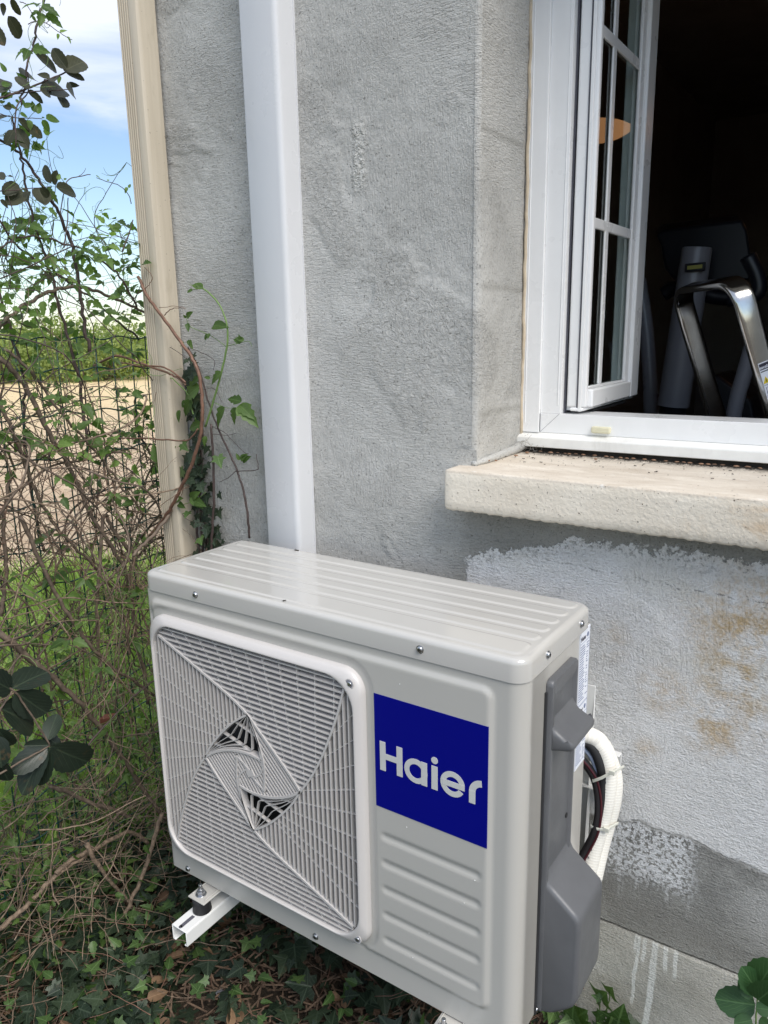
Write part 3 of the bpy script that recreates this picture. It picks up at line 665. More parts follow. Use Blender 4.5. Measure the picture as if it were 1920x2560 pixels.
# base slab
loft(cv, [loopx(CX, y0, y1, zbot, ztop), loopx(flange-.002, y0, y1, zbot, ztop), loopx(flange, y0+.0015, y1-.0015, zbot+.0015, ztop-.0015), loopx(flange, y0+.010, y1-.008, zbot+.012, ztop-.014, .008), loopx(flange-.004, y0+.012, y1-.010, zbot+.014, ztop-.03, .008)])
lp = loopx(flange-.004, y0+.012, y1-.010, zbot+.014, ztop-.03, .008); o = len(cv.v); cv.v += lp; cv.f.append(tuple(range(o, o+len(lp)))[::1])
# handle shelf: prism in xz swept in y with rounded front edges
def xz_prism(mb, profile, ya, yb_, r=.006):
    """profile (x,z) list; ends inset for a soft edge"""
    n = len(profile); cx = .806; cz = sum(p[1] for p in profile)/n
    rings = []
    for y, k in ((ya, 0), (ya+.0015, .5), (ya+.005, .9), (ya+.011, 1), (yb_-.011, 1), (yb_-.005, .9), (yb_-.0015, .5), (yb_, 0)):
        ins = r*(1-k); rings.append([(max(x-ins if x > .812 else x, .803), y, z+(ins*.8 if z < cz else -ins*.8)) for x, z in profile])
    loft(mb, rings); o = len(mb.v); mb.v += rings[0]; mb.f.append(tuple(range(o, o+n))[::-1]); o = len(mb.v); mb.v += rings[-1]; mb.f.append(tuple(range(o, o+n)))
hp = [(.803, .895), (.806, .882), (.811, .872), (.818, .866), (.834, .858), (.8405, .8545), (.8435, .850), (.8435, .845), (.840, .8405), (.834, .8385), (.820, .8355), (.803, .831)]
xz_prism(cv, hp[::-1], y0+.002, y1-.006)
bp_ = [(.803, .625), (.808, .608), (.814, .600), (.824, .592), (.856, .5665), (.8625, .561), (.866, .553), (.8665, .54), (.8665, .415), (.8655, .403), (.861, .392), (.852, .382), (.830, .363), (.822, .358), (.803, .354)]
xz_prism(cv, bp_[::-1], y0+.001, y1+.008, .007)
obj('valve_cover', cv, M_cover, ac, smooth=True, fix=True, angle=48)
mb = MB(); mb.disc((flange-.0035, .172, .672), (1, 0, 0), .0045, .0008, 12); obj('screw_hole', mb, M_dark, ac)
# edge strip between cover and side
mb = MB(); mb.box(W_-.001, .0775, .352, W_+.0022, .0815, .93); obj('cover_seal', mb, M_fan, ac)
# rating label
mb = MB(); mb.box(W_-.001, .2205, .724, W_+.0006, .2675, .974); lab = obj('rating_label', mb, M_label, ac)
def text(body, size, loc, rot_, mat, parent, name='lettering', bold=0.0, ext=.0001):
    cu = bpy.data.curves.new(name, 'FONT'); cu.body = body; cu.size = size; cu.extrude = ext; cu.offset = bold*size; cu.resolution_u = 4
    o = bpy.data.objects.new('t', cu); me = bpy.data.meshes.new_from_object(o); bpy.data.objects.remove(o)
    me.transform(Matrix.Translation(loc) @ rot_); me.name = name; me.materials.clear(); me.materials.append(mat)
    o = bpy.data.objects.new(name, me); sc.collection.objects.link(o); o.parent = parent
    if parent: o.matrix_parent_inverse = Matrix.Translation(-Vector(org(parent)))
    return o
RXp = Matrix(((0, 0, 1, 0), (1, 0, 0, 0), (0, 1, 0, 0), (0, 0, 0, 1)))     # text facing +X, reading along +Y
for z in (.957, .826): text('Haier', .011, Vector((W_+.0008, .223, z)), RXp, M_ink, lab, bold=.02)
mb = MB()
for ya, yb_, z in ((.2225, .2655, .952), (.2225, .2655, .842), (.2225, .2655, .840), (.2225, .2655, .821)): mb.box(W_+.0005, ya, z, W_+.0008, yb_, z+.0006)
for y in (.2225, .2655): mb.box(W_+.0005, y, .727, W_+.0008, y+.0006, .972)
z = .946
while z > .73:
    if not (.818 < z < .846):
        mb.box(W_+.0005, .2245, z, W_+.0009, .2245+rng.uniform(.014, .024), z+.0014)
        if rng.random() < .75: mb.box(W_+.0005, .253, z, W_+.0009, .253+rng.uniform(.004, .011), z+.0014)
    z -= .0042
mb.disc((W_+.0006, .256, .961), (1, 0, 0), .0042, .0004, 12); mb.disc((W_+.0006, .256, .831), (1, 0, 0), .0042, .0004, 12)
obj('small_print', mb, M_inkb, lab)
# feet
for fx in (.102, .668):
    mb = MB(); w2 = .046; mb.box(fx, -.044, .3445, fx+w2, D_+.03, .3475); mb.box(fx+.004, -.036, .3476, fx+.006, .02, .3505); mb.box(fx+w2-.006, -.036, .3476, fx+w2-.004, .02, .3505)
    f_ = obj('foot', mb, M_body, ac, bevel=.0014)
# water drops on the front
for k in range(20):
    x = rng.uniform(.02, .78); z = rng.uniform(.37, .98)
    if x < .54 and z < .945 or x > .76: continue
    mb = MB(); r = rng.uniform(.0006, .0012); dy = 0.0 if (z > .965) else .005
    mb.disc((x, -dy-.0001+(.0042 if False else 0), z), (0, -1, 0), r, r*.6, 8, 1); obj('water_drop', mb, M_white_metal, ac, smooth=True)

# ------------------------------------------------------------------ mounting bracket
br = thing('mounting_bracket', 'white steel wall bracket carrying the air conditioner with a channel arm poking out in front', 'bracket', (.4, WY, .31))
def channel(mb, x0, x1, ya, yb_, zt_, dep, th=.0025):
    mb.box(x0, ya, zt_-th, x1, yb_, zt_); mb.box(x0, ya, zt_-dep, x0+th, yb_, zt_-th); mb.box(x1-th, ya, zt_-dep, x1, yb_, zt_-th)
    mb.box(x0+th, ya, zt_-dep, x0+th+.006, yb_, zt_-dep+th); mb.box(x1-th-.006, ya, zt_-dep, x1-th, yb_, zt_-dep+th)
for fx in (.0985, .6645):
    mb = MB(); channel(mb, fx, fx+.042, -.087, WY-.004, .3105, .034); obj('arm', mb, M_white_metal, br, bevel=.0012)
    mb = MB(); mb.box(fx+.017, -.082, .3098, fx+.025, -.048, .3110); mb.disc((fx+.021, -.082, .3098), (0, 0, 1), .004, .0012, 12); mb.disc((fx+.021, -.03, .3099), (0, 0, 1), .012, .0012, 14)
    obj('slot', mb, M_gasket, br)
    mb = MB(); cx, cy = fx+.0225, -.026
    loft(mb, [[(cx+r*math.cos(a), cy+r*math.sin(a), z) for a in [2*math.pi*k/24 for k in range(24)]] for r, z in ((.0, .3112), (.0185, .3112), (.0195, .3125), (.0172, .328), (.0195, .3435), (.0, .3442))])
    obj('rubber_damper', mb, M_rubber, br, smooth=True)
    mb = MB(); mb.disc((cx, cy, .3476), (0, 0, 1), .0115, .0016, 20); mb.disc((cx, cy, .3492), (0, 0, 1), .0085, .0065, 6); mb.disc((cx, cy, .3557), (0, 0, 1), .0062, .0045, 6); mb.disc((cx, cy, .3602), (0, 0, 1), .0038, .010, 12)
    obj('bolt', mb, M_zinc, br, bevel=.0005)
    mb = MB(); ux0, ux1 = fx+.062, fx+.112
    mb.box(ux0, WY-.003, .36, ux1, WY-.001, .805); mb.box(ux0-.03, WY-.028, .55, ux0-.028, WY-.001, .79)
    mb.prism([(WY-.03, .30), (WY-.003, .30), (WY-.003, .79)], lambda y, z: (ux1-.002, y, z), lambda y, z: (ux1, y, z))
    mb.prism([(WY-.05, .812), (WY-.003, .765), (WY-.003, .812)], lambda y, z: (ux0+.01, y, z), lambda y, z: (ux0+.012, y, z))
    obj('upright', mb, M_white_metal, br, bevel=.001)
mb = MB(); mb.box(.05, WY-.0055, .602, .832, WY-.0035, .684); mb.box(.05, WY-.020, .684, .832, WY-.0035, .6865); mb.box(.05, WY-.020, .600, .832, WY-.0035, .6025); obj('rail', mb, M_white_metal, br, bevel=.001)

# ------------------------------------------------------------------ trunking and downpipe
mb = MB(); tx0, tx1, ty0 = .019, .1145, .334
mb.grid(lambda a, z: (*[(tx0, WY+.001), (tx0, ty0+.006), (tx0+.0018, ty0+.0018), (tx0+.006, ty0), (tx1-.012, ty0), (tx1-.007, ty0+.001), (tx1-.003, ty0+.0035), (tx1-.0007, ty0+.008), (tx1, ty0+.013), (tx1, WY+.001)][int(a)], z), list(range(10)), arange(.55, 3.05, .25))
mb.box(tx0-.0015, WY-.004, .55, tx0, WY, 3.05); mb.box(tx1, WY-.004, .55, tx1+.0015, WY, 3.05)
tag(obj('cable_trunking', mb, M_pvc, smooth=True, angle=35), 'tall white plastic trunking running up the render behind the unit', 'trunking')
mb = MB(); P = []
px0, px1, py0, py1 = -.339, -.276, .330, .384
def flute(x0, x1, n, y, d=.0022):
    out = []
    for k in range(n):
        a = x0+(x1-x0)*k/n; b = x0+(x1-x0)*(k+1)/n; out += [(a+(b-a)*.12, y), (a+(b-a)*.5, y+d), (a+(b-a)*.88, y)]
    return out
P = [(px0, py1), (px0, py0+.006), (px0+.002, py0+.0015)]+flute(px0+.004, px0+.040, 5, py0, .006)+[(px0+.042, py0), (px1-.010, py0+.0006), (px1-.004, py0+.003), (px1-.0008, py0+.008)]
for k in range(4): y = py0+.012+.010*k; P += [(px1, y), (px1-.0005, y+.004), (px1, y+.008)]
P += [(px1, py1)]
mb.grid(lambda a, z: (P[int(a)][0], P[int(a)][1], z), list(range(len(P))), arange(.0, 3.05, .25)); mb.add([(px0, py1, 0), (px1, py1, 0), (px1, py1, 3.05), (px0, py1, 3.05)], [(0, 1, 2, 3)])
tag(obj('downpipe', mb, M_down, smooth=True, angle=28), 'sand coloured fluted rainwater pipe at the corner of the house', 'downpipe')

# ------------------------------------------------------------------ pipes and cables behind the unit
def uvtube(name, pts, r, mat, n=16, k=8):
    P = [np.array(p) for p in spline(pts, k)]; mb = MB(); mb.tube(P, r, r, n); me = mb.mesh(name)
    L_ = [0]
    for i in range(1, len(P)): L_.append(L_[-1]+float(np.linalg.norm(P[i]-P[i-1])))
    uv = me.uv_layers.new(name='UVMap')
    for f in me.polygons:
        for li in f.loop_indices:
            vi = me.loops[li].vertex_index; i, kk = divmod(vi, n); kk2 = kk
            if kk == 0 and any(me.loops[j].vertex_index % n == n-1 for j in f.loop_indices): kk2 = n
            uv.data[li].uv = (kk2/n, L_[min(i, len(L_)-1)]/1.0)
    return obj(name, me, mat, smooth=True)
pa = [(.70, .285, .735)]+[at(x, y, 1, yy) for x, y, yy in ((1458, 1836, .305), (1488, 1852, .318), (1511, 1885, .325), (1521, 1940, .325), (1516, 2000, .32), (1502, 2060, .315), (1485, 2120, .305), (1468, 2190, .29))]
tag(uvtube('insulated_pipe', pa, .0155, M_insul), 'ribbed white insulated refrigerant pipe with printed marks, nearer the unit', 'pipe', 'insulated pipes curving out behind the unit')
pb = [(.72, .315, .745)]+[at(x, y, 1, yy) for x, y, yy in ((1478, 1838, .325), (1508, 1862, .338), (1528, 1905, .342), (1538, 1950, .342), (1534, 2005, .338), (1520, 2060, .333), (1504, 2120, .322), (1486, 2200, .302))]
tag(uvtube('insulated_pipe', pb, .0135, M_insul), 'ribbed white insulated pipe lying along the wall side of the printed one', 'pipe', 'insulated pipes curving out behind the unit')
def cable(name, pts, r, mat, label, cat): return tag(obj(name, (lambda m_: (m_.tube(spline(pts, 8), r, r, 10), m_)[1])(MB()), mat, smooth=True), label, cat)
pc = [at(x, y, 1, yy) for x, y, yy in ((1450, 1895, .30), (1468, 1915, .305), (1486, 1945, .308), (1496, 1990, .308), (1496, 2040, .305), (1487, 2082, .30), (1468, 2120, .295), (1448, 2155, .285))]
cb = cable('power_cable', pc, .0078, M_cable, 'black cable with a dark red stripe hanging in a loop behind the unit', 'cable')
m2 = MB(); m2.tube(spline([p+np.array([.0062, -.0052, 0]) for p in pc], 8), .0022, .0022, 6); obj('stripe', m2, M_red, cb, smooth=True)
cable('conduit', [at(x, y, 1, yy) for x, y, yy in ((1450, 1868, .30), (1466, 1878, .305), (1482, 1902, .31), (1494, 1940, .315), (1500, 1985, .315), (1500, 2040, .31), (1492, 2090, .3))], .0042, M_corr, 'thin blue grey conduit between the black cable and the white pipes', 'conduit')
cable('foam_sleeve', [at(x, y, 1, yy) for x, y, yy in ((1452, 1850, .30), (1472, 1860, .305), (1490, 1884, .31), (1503, 1920, .313), (1508, 1955, .315), (1508, 2000, .312), (1498, 2060, .308))], .009, M_rubber, 'black foam sleeve tucked under the bend of the white pipes', 'pipe sleeve')
for (x0, y0_, x1, y1_, lab_) in ((1482, 1953, 1530, 1931, 'upper clear cable tie around the pipes and cable'), (1477, 2066, 1516, 2074, 'lower clear cable tie around the pipes and cable')):
    mb = MB(); a = at(x0, y0_, 1, .298); b_ = at(x1, y1_, 1, .30); mid_ = (a+b_)/2+np.array([.0, -.004, 0]); mb.tube([a+np.array([-.004, .014, 0]), a, mid_, b_, b_+np.array([.012, .03, 0])], 1, 1, 8, sq=(.0028, .0009, (0, 0, 1)))
    mb.obox(b_, (.005, 0, 0), (0, .003, 0), (0, 0, .004)); tag(obj('cable_tie', mb, M_tie, bevel=.0006), lab_, 'cable tie', 'cable ties')
# printed text on the pipe
def along(txt, P, size, side, mat, parent):
    """letters laid along the pipe surface, facing the viewer side"""
    P = [np.array(p) for p in P]; L_ = [0]
    for i in range(1, len(P)): L_.append(L_[-1]+np.linalg.norm(P[i]-P[i-1]))
    s = .02; pos = .115; mbm = None
    for ch in txt:
        if ch != ' ':
            i = next((j for j in range(1, len(P)) if L_[j] > pos), len(P)-1); t = P[i]-P[i-1]; t /= np.linalg.norm(t); c = P[i-1]+t*(pos-L_[i-1])
            nrm = np.array(side, float); nrm -= t*(nrm@t); nrm /= np.linalg.norm(nrm); up = np.cross(nrm, t)
            Mx = Matrix(((t[0], up[0], nrm[0], 0), (t[1], up[1], nrm[1], 0), (t[2], up[2], nrm[2], 0), (0, 0, 0, 1)))
            text(ch, size, Vector(c+nrm*.0154-up*size*.35), Mx, mat, parent)
        pos += size*.78
pipeA = bpy.data.objects['insulated_pipe']
along('DOM 0  CH 7 X 03  0 1/4 x 0.2 + 3/8', spline(pa, 8), .0098, (-.15, -1, 0), M_gasket, pipeA)
# ------------------------------------------------------------------ leaf materials
def leaf_mat(name, lo, hi, trans=.35, rough=.45, vein=.5, vcol=None, brown=0):
    m_, t, b = new_mat(name); q = NB(t); out = [n for n in t.nodes if n.type == 'OUTPUT_MATERIAL'][0]
    at_ = q.n('ShaderNodeAttribute', attribute_name='rnd'); r_ = at_.outputs['Fac']; uv = q.coord(out='UV')
    sep = q.n('ShaderNodeSeparateXYZ', {'Vector': uv}); u, v = sep.outputs[0], sep.outputs[1]
    c = q.mix(r_, C(*lo), C(*hi)); c = q.mix(q.mul(q.ramp(q.noise(q.coord(), 90, 3, .6), .35, .7), .3), c, C(*[x*.55 for x in lo]))
    if brown: c = q.mix(q.mul(q.sramp(q.noise(q.coord(), 25, 4, .7), .60, .68), brown), c, C(.16, .09, .04))
    au = q.math('ABSOLUTE', u); mid = q.sramp(au, .07, .015)
    sv = q.math('SINE', q.mul(q.math('SUBTRACT', v, q.mul(au, .8)), 34)); side = q.mul(q.sramp(sv, .88, .99), q.sramp(au, .9, .3))
    vn = q.mul(q.math('MAXIMUM', mid, q.mul(side, .6)), vein); vc = vcol or tuple(min(1, x*2.2+.04) for x in hi)
    c = q.mix(vn, c, C(*vc)); t.links.new(c, b.inputs['Base Color']); b.inputs['Roughness'].default_value = rough; b.inputs['Specular IOR Level'].default_value = .35
    t.links.new(q.bump(q.math('SUBTRACT', 0., q.math('ADD', q.mul(side, .6), mid)), .4, .0008), b.inputs['Normal'])
    if trans:
        tr = q.n('ShaderNodeBsdfTranslucent', {'Color': q.mix(.5, c, C(hi[0]*1.6, hi[1]*2.0, hi[2]*.6))}); ms = q.n('ShaderNodeMixShader', {0: trans})
        t.links.new(b.outputs[0], ms.inputs[1]); t.links.new(tr.outputs[0], ms.inputs[2]); t.links.new(ms.outputs[0], out.inputs[0])
    return m_
M_clem = leaf_mat('clematis_leaf', (.040, .080, .020), (.125, .205, .055), .38, .42, .25)
M_young = leaf_mat('young_leaf', (.10, .18, .04), (.22, .33, .09), .42, .45, .2)
M_darkleaf = leaf_mat('old_dull_leaf', (.028, .034, .018), (.060, .062, .034), .18, .5, .25, brown=.5)
M_ivy = leaf_mat('ivy_leaf', (.012, .024, .014), (.045, .068, .036), .08, .42, .45, vcol=(.09, .125, .08), brown=.25)
M_ivy2 = leaf_mat('young_ivy_leaf', (.035, .075, .02), (.10, .17, .05), .22, .4, .35)
M_laurel = leaf_mat('leathery_leaf', (.012, .020, .014), (.028, .042, .028), .04, .34, .28, vcol=(.10, .14, .08), brown=.25)
M_weed = leaf_mat('weed_leaf', (.12, .20, .05), (.34, .46, .15), .40, .5, .2)
M_grass = leaf_mat('grass_blade', (.20, .30, .07), (.55, .66, .24), .35, .5, 0)
M_hedge = leaf_mat('hedge_leaf', (.12, .16, .045), (.36, .42, .13), .3, .6, 0)
M_broad = leaf_mat('broad_leaf', (.028, .075, .025), (.060, .125, .040), .15, .42, .3)
M_stem = simple('grey_brown_stem', (.155, .115, .085), .75, 0, .3, 90, bump=.6, bs=260)
M_redstem = simple('reddish_stem', (.19, .10, .065), .6, 0, .25, 90, bump=.4, bs=200)
M_darkstem = simple('dark_vine_stem', (.075, .050, .045), .6, 0, .25, 90, bump=.4, bs=200)
M_greenstem = simple('green_stem', (.16, .26, .07), .5, 0, .15, 60)
M_dry = simple('dry_twig', (.23, .165, .115), .85, 0, .4, 120, bump=.6, bs=300)
M_wire = simple('green_coated_wire', (.008, .045, .036), .4, 0, .1, 60)
# ------------------------------------------------------------------ leaf shapes: (verts, faces, uv)
def leaf_shape(half, cup=.12, curl=.15):
    """half = outline points (x>=0, y) from base to tip; strip of midrib + two sides"""
    V = []; F = []; UV = []; n = len(half)
    for x, y in half:
        for sx in (-1, -.5, 0, .5, 1):
            V.append((x*sx, y, cup*x*abs(sx)*(1.0)-curl*y*y)); UV.append((sx*min(1, x*3), y))
    for i in range(n-1):
        for k in range(4): F.append((i*5+k, i*5+k+1, (i+1)*5+k+1, (i+1)*5+k))
    return np.array(V), F, UV
OV = leaf_shape([(.0, 0), (.14, .05), (.23, .16), (.31, .34), (.20, .40), (.25, .55), (.15, .64), (.15, .74), (.07, .86), (.0, 1)], .3, .28)
OV2 = leaf_shape([(.0, 0), (.2, .1), (.27, .3), (.25, .5), (.16, .75), (.0, 1)], .3, .25)
LAU = leaf_shape([(0, 0), (.10, .05), (.20, .14), (.235, .2), (.27, .3), (.262, .34), (.30, .45), (.285, .5), (.30, .6), (.262, .68), (.25, .78), (.17, .88), (.11, .94), (0, 1)], .22, .12)
SIMP = leaf_shape([(0, 0), (.22, .3), (.18, .7), (0, 1)], .3, .3)
def ivy_shape():
    P = [(0, -.02), (.20, -.20), (.46, -.16), (.36, .08), (.66, .26), (.34, .36), (.26, .50), (.0, 1.0)]
    P = P+[(-x, y) for x, y in P[::-1][1:-1]]
    V = [(0, .12, .0)]+[(x, y, .12*abs(x)-.10*y*y-.05*(abs(x) > .4)) for x, y in P]; n = len(P)
    F = [(0, 1+k, 1+(k+1) % n) for k in range(n)]; UV = [(0, .1)]+[(x*1.4 if k not in (4, 10) else .02, y) for k, (x, y) in enumerate(P)]
    return np.array(V), F, UV
IVY = ivy_shape()
BLADE = (np.array([(-.03, 0, 0), (.03, 0, 0), (-.022, .4, .04), (.022, .4, .04), (-.012, .75, .14), (.012, .75, .14), (0, 1, .3)]), [(0, 1, 3, 2), (2, 3, 5, 4), (4, 5, 6)], [(.2, 0), (.3, 0), (.2, .4), (.3, .4), (.2, .7), (.3, .7), (.2, 1)])
def frames(nrm, up):
    """rows: x,y,z axes with y along 'up' direction and z near 'nrm'"""
    y = up/np.linalg.norm(up, axis=1, keepdims=True); z = nrm-(nrm*y).sum(1, keepdims=True)*y; z /= np.linalg.norm(z, axis=1, keepdims=True)+1e-9
    return np.stack([np.cross(y, z), y, z], 1)
class Leaves:
    def __init__(s): s.items = []
    def add(s, shape, pos, direc, nrm, size):
        pos = np.atleast_2d(pos); N = len(pos); b_ = lambda a: np.broadcast_to(np.array(a, float), (N, 3)).copy()
        s.items.append((shape, pos, frames(b_(nrm), b_(direc)), np.broadcast_to(np.array(size, float), (N,)).copy()))
    def build(s, name, mat, parent=None):
        Vs = []; Fs = []; UVs = []; Rn = []; o = 0
        for (V, F, UV), P, M3, S in s.items:
            N = len(P); k = len(V); W = np.einsum('kc,ncd->nkd', V, M3)*S[:, None, None]+P[:, None, :]; Vs.append(W.reshape(-1, 3))
            for i in range(N):
                b_ = o+i*k; Fs += [tuple(a+b_ for a in f) for f in F]
            rr = nr.rand(N); Rn.append(np.repeat(rr, k)); UVs.append(np.tile(np.array(UV), (N, 1))); o += N*k
        if not Vs: return None
        me = bpy.data.meshes.new(name); me.from_pydata(np.concatenate(Vs).tolist(), [], Fs); UVa = np.concatenate(UVs)
        uvl = me.uv_layers.new(name='UVMap'); li = np.empty(len(me.loops), int); me.loops.foreach_get('vertex_index', li); uvl.data.foreach_set('uv', UVa[li].astype(np.float32).ravel())
        at_ = me.attributes.new('rnd', 'FLOAT', 'POINT'); at_.data.foreach_set('value', np.concatenate(Rn).astype(np.float32))
        return obj(name, me, mat, parent, smooth=True)
def unit(v): v = np.array(v, float); return v/(np.linalg.norm(v)+1e-9)
def rv(a=1): return np.array([rng.uniform(-a, a) for _ in range(3)])

# ------------------------------------------------------------------ ground, field, hedge line
def gmat():
    m_, t, b = new_mat('leaf_litter_soil'); q = NB(t); v = q.coord(); sep = q.n('ShaderNodeSeparateXYZ', {'Vector': v})
    c = q.mix(q.ramp(q.noise(v, 9, 5, .7), .35, .65), C(.035, .027, .019), C(.095, .07, .045))
    c = q.mix(q.sramp(q.noise(v, 60, 4, .7), .52, .66), c, C(.17, .12, .08))
    g = q.sramp(q.math('ADD', sep.outputs[0], q.mul(q.noise(v, 2, 3, .5), .6)), -.35, -.75); c = q.mix(q.mul(g, .8), c, C(.05, .085, .022))
    t.links.new(c, b.inputs['Base Color']); b.inputs['Roughness'].default_value = .95; t.links.new(q.bump(q.noise(v, 70, 5, .7), .9, .02), b.inputs['Normal']); return m_
def gh(x, y): return .035*math.sin(x*2.3+1)*math.sin(y*1.9)+.02*math.sin(x*7.1+y*5.3)+(-.02 if x < -2.5 else 0)
mb = MB()
xs = [-400, -150, -60, -30, -15]+arange(-9, 3, .12)+[6, 20, 100, 400]; ys = [-400, -100, -30, -10]+arange(-4, 4.5, .12)+[7, 12, 25, 60, 200, 600]
mb.grid(lambda x, y: (x, y, (gh(x, y) if abs(x) < 10 and abs(y) < 8 else -.02)-.012), xs, ys); tag(obj('ground', mb, gmat(), smooth=True), kind='structure')
def fmat():
    m_, t, b = new_mat('bare_field_soil'); q = NB(t); v = q.coord()
    n1 = q.noise(q.n('ShaderNodeMapping', {'Vector': v, 'Rotation': (0, 0, .9), 'Scale': (.5, 3, 1)}).outputs[0], 2.2, 6, .65); n2 = q.noise(v, 9, 6, .75)
    c = q.mix(q.ramp(n1, .35, .65), C(.62, .445, .285), C(.84, .66, .45)); c = q.mix(q.mul(q.sramp(n2, .52, .64), .7), c, C(.40, .265, .16)); 
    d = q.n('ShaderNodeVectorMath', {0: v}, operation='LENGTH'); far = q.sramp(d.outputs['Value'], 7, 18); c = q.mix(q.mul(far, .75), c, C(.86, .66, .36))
    t.links.new(c, b.inputs['Base Color']); b.inputs['Roughness'].default_value = .95; t.links.new(q.bump(q.math('ADD', n2, q.mul(q.noise(v, 30, 4, .7), .5)), .9, .07), b.inputs['Normal']); return m_
mb = MB()     # the strip beyond the grass, out to the hedge 25 m away
def fpt(a, r):   # polar around the house corner
    rr = r+(.25*math.sin(a*37)+.18*math.sin(a*81)+.1*math.sin(a*190) if r < 5 else 0); x = 1.18+rr*math.cos(a); y = -.9+rr*math.sin(a)
    return (x, y, .016+(.03*(math.sin(x*9)*math.sin(y*8)+.6*math.sin(x*17+y*13)) if 4.9 < r < 12 else 0)+.02*(r > 4.8))
mb.grid(fpt, [rad(100+d*.7) for d in range(0, 171)], [4.75, 4.85, 5.0, 5.15, 5.3, 5.5, 5.7, 5.9, 6.1, 6.4, 6.7, 7.0, 7.4, 7.9, 8.5, 9.3, 10.5, 12, 15, 20, 27, 34][::-1])
tag(obj('field', mb, fmat(), smooth=True), kind='structure')
gm = simple('far_meadow', (.13, .19, .05), .95, 0, .3, .2)
mb = MB(); mb.grid(lambda a, r: (1.18+r*math.cos(a), -.9+r*math.sin(a), .02+(r-27)*.003), [rad(95+d*3) for d in range(0, 45)], [400, 150, 60, 40, 30, 26]); tag(obj('meadow', mb, gm, smooth=True), kind='structure')
def hedge_tree(cx, cy, h, wd, label, n=2600):
    t_ = thing('hedge_tree', label, 'tree', (cx, cy, 0), 'trees beyond the field'); mb = MB(); tops = []
    for k in range(6):
        a = rng.uniform(0, 6.28); e_ = np.array([cx+wd*.35*math.cos(a), cy+wd*.35*math.sin(a), h*rng.uniform(.5, .85)]); mb.tube(spline([(cx, cy, -.1), (cx+.2*math.cos(a), cy+.2*math.sin(a), h*.3), e_], 4), .10, .02, 6); tops.append(e_)
    obj('trunk', mb, M_stem, t_); lv = Leaves(); cl = []
    for k in range(26):
        a = rng.uniform(0, 6.28); r = wd*.5*math.sqrt(rng.random()); z = h*rng.uniform(.12, .95); r *= math.sqrt(max(.1, 1-(z/h-.4)**2*1.8)); cl.append((cx+r*math.cos(a), cy+r*math.sin(a), z, rng.uniform(.14, .24)*wd))
    P = []
    for x, y, z, s in cl: P.append(np.array([x, y, z])+nr.normal(size=(n//26, 3))*[s*.5, s*.5, s*.4])
    P = np.concatenate(P); lv.add(SIMP, P, nr.normal(size=P.shape), nr.normal(size=P.shape)+[0, 0, .6], nr.uniform(.10, .2, len(P))); obj_ = lv.build('crown', M_hedge, t_)
k = 0
LABS = ['pale green bushy tree behind the far left of the fence', 'rounded light green tree poking above the mesh fence', 'yellow green tree just left of the rainwater pipe', 'low hedge tree at the left end of the field edge', 'bushy tree in the middle of the field edge', 'darker low tree by the field edge near the pipe', 'tall pale tree rising behind the field hedge', 'small shrubby tree filling the hedge gap']
for (px, dist, h, wd) in ((10, 33, 1.7, 5.0), (180, 31, 2.2, 3.0), (330, 30, 1.75, 3.8), (70, 29, 1.35, 3.6), (240, 29, 1.45, 3.6), (300, 28, 1.3, 3.2), (120, 34, 1.7, 4.0), (380, 32, 1.8, 4.4)):
    d = AF+(px-960)/FPX*AR; d = d/np.linalg.norm(d[:2]); p = CP+d*dist; hedge_tree(p[0], p[1], h, wd, LABS[k]); k += 1

# ------------------------------------------------------------------ wire fence
FX = -.45
fence = thing('wire_fence', 'dark green welded mesh fence overgrown with vines beside the house', 'fence', (FX, .2, 0))
mb = MB(); ya, yb_ = -1.15, 2.2
z = .06
while z < 1.47:
    mb.tube([(FX+.0045*math.sin(y*31+z*9)+.006*math.sin(y*2.1), y, z+.004*math.sin(y*62+z*3)+.008*math.sin(y*3+z)) for y in arange(ya, yb_, .0125)], .0019, n=5); z += .101
mb.tube([(FX+.004*math.sin(y*31), y, 1.452+.004*math.sin(y*60)) for y in arange(ya, yb_, .0125)], .0018, n=5)
obj('line_wire', mb, M_wire, fence, smooth=True); mb = MB(); y = ya
while y < yb_:
    dx = rng.uniform(-.004, .004); mb.tube([(FX+.0028+.006*math.sin(y*2.1)+dx*z, y+.004*math.sin(z*4+y), z) for z in arange(0, 1.455, .12)], .0017, n=5); y += .0505
obj('picket_wire', mb, M_wire, fence, smooth=True)
for y in (-1.2, 1.2): mb = MB(); mb.box(FX-.06, y, 0, FX-.02, y+.04, 1.55); obj('post', mb, M_wire, fence, bevel=.002)

# ------------------------------------------------------------------ vines
def walk(p, d, n, step, wob=.25, grav=0., pull=0):
    P = [np.array(p, float)]; d = unit(d)
    for i in range(n):
        d = unit(d+rv(wob)+np.array([0, 0, grav])+np.array([-(P[-1][0]-FX)*pull, 0, 0])); P.append(P[-1]+d*step)
    return P
def leaf_cluster(lv, st, p, d, size, kind=OV, n=3, drop=.5):
    """compound leaf: petiole and leaflets"""
    d = unit(d+np.array([0, 0, .1])); L_ = size*rng.uniform(.9, 1.6); tip = p+d*L_+np.array([0, 0, -.15*L_]); st.tube([p, p+d*L_*.5+np.array([0, 0, .06*L_]), tip], .0007, .0005, 4, cap=False)
    side = unit(np.cross(d, [0, 0, 1.])+rv(.2))
    for k in range(n):
        if n == 1: dd = d
        else: dd = unit(d*(1.0 if k == 0 else .35)+side*(0 if k == 0 else (1 if k == 1 else -1))*1.0+np.array([0, 0, -drop*rng.uniform(.2, 1.2)]))
        s = size*rng.uniform(.6, 1.1); pet = tip+dd*s*.25; st.tube([tip, pet], .0005, n=3, cap=False); lv.add(kind, pet, dd, np.array([.5, -.5, .8])+rv(.7), s)
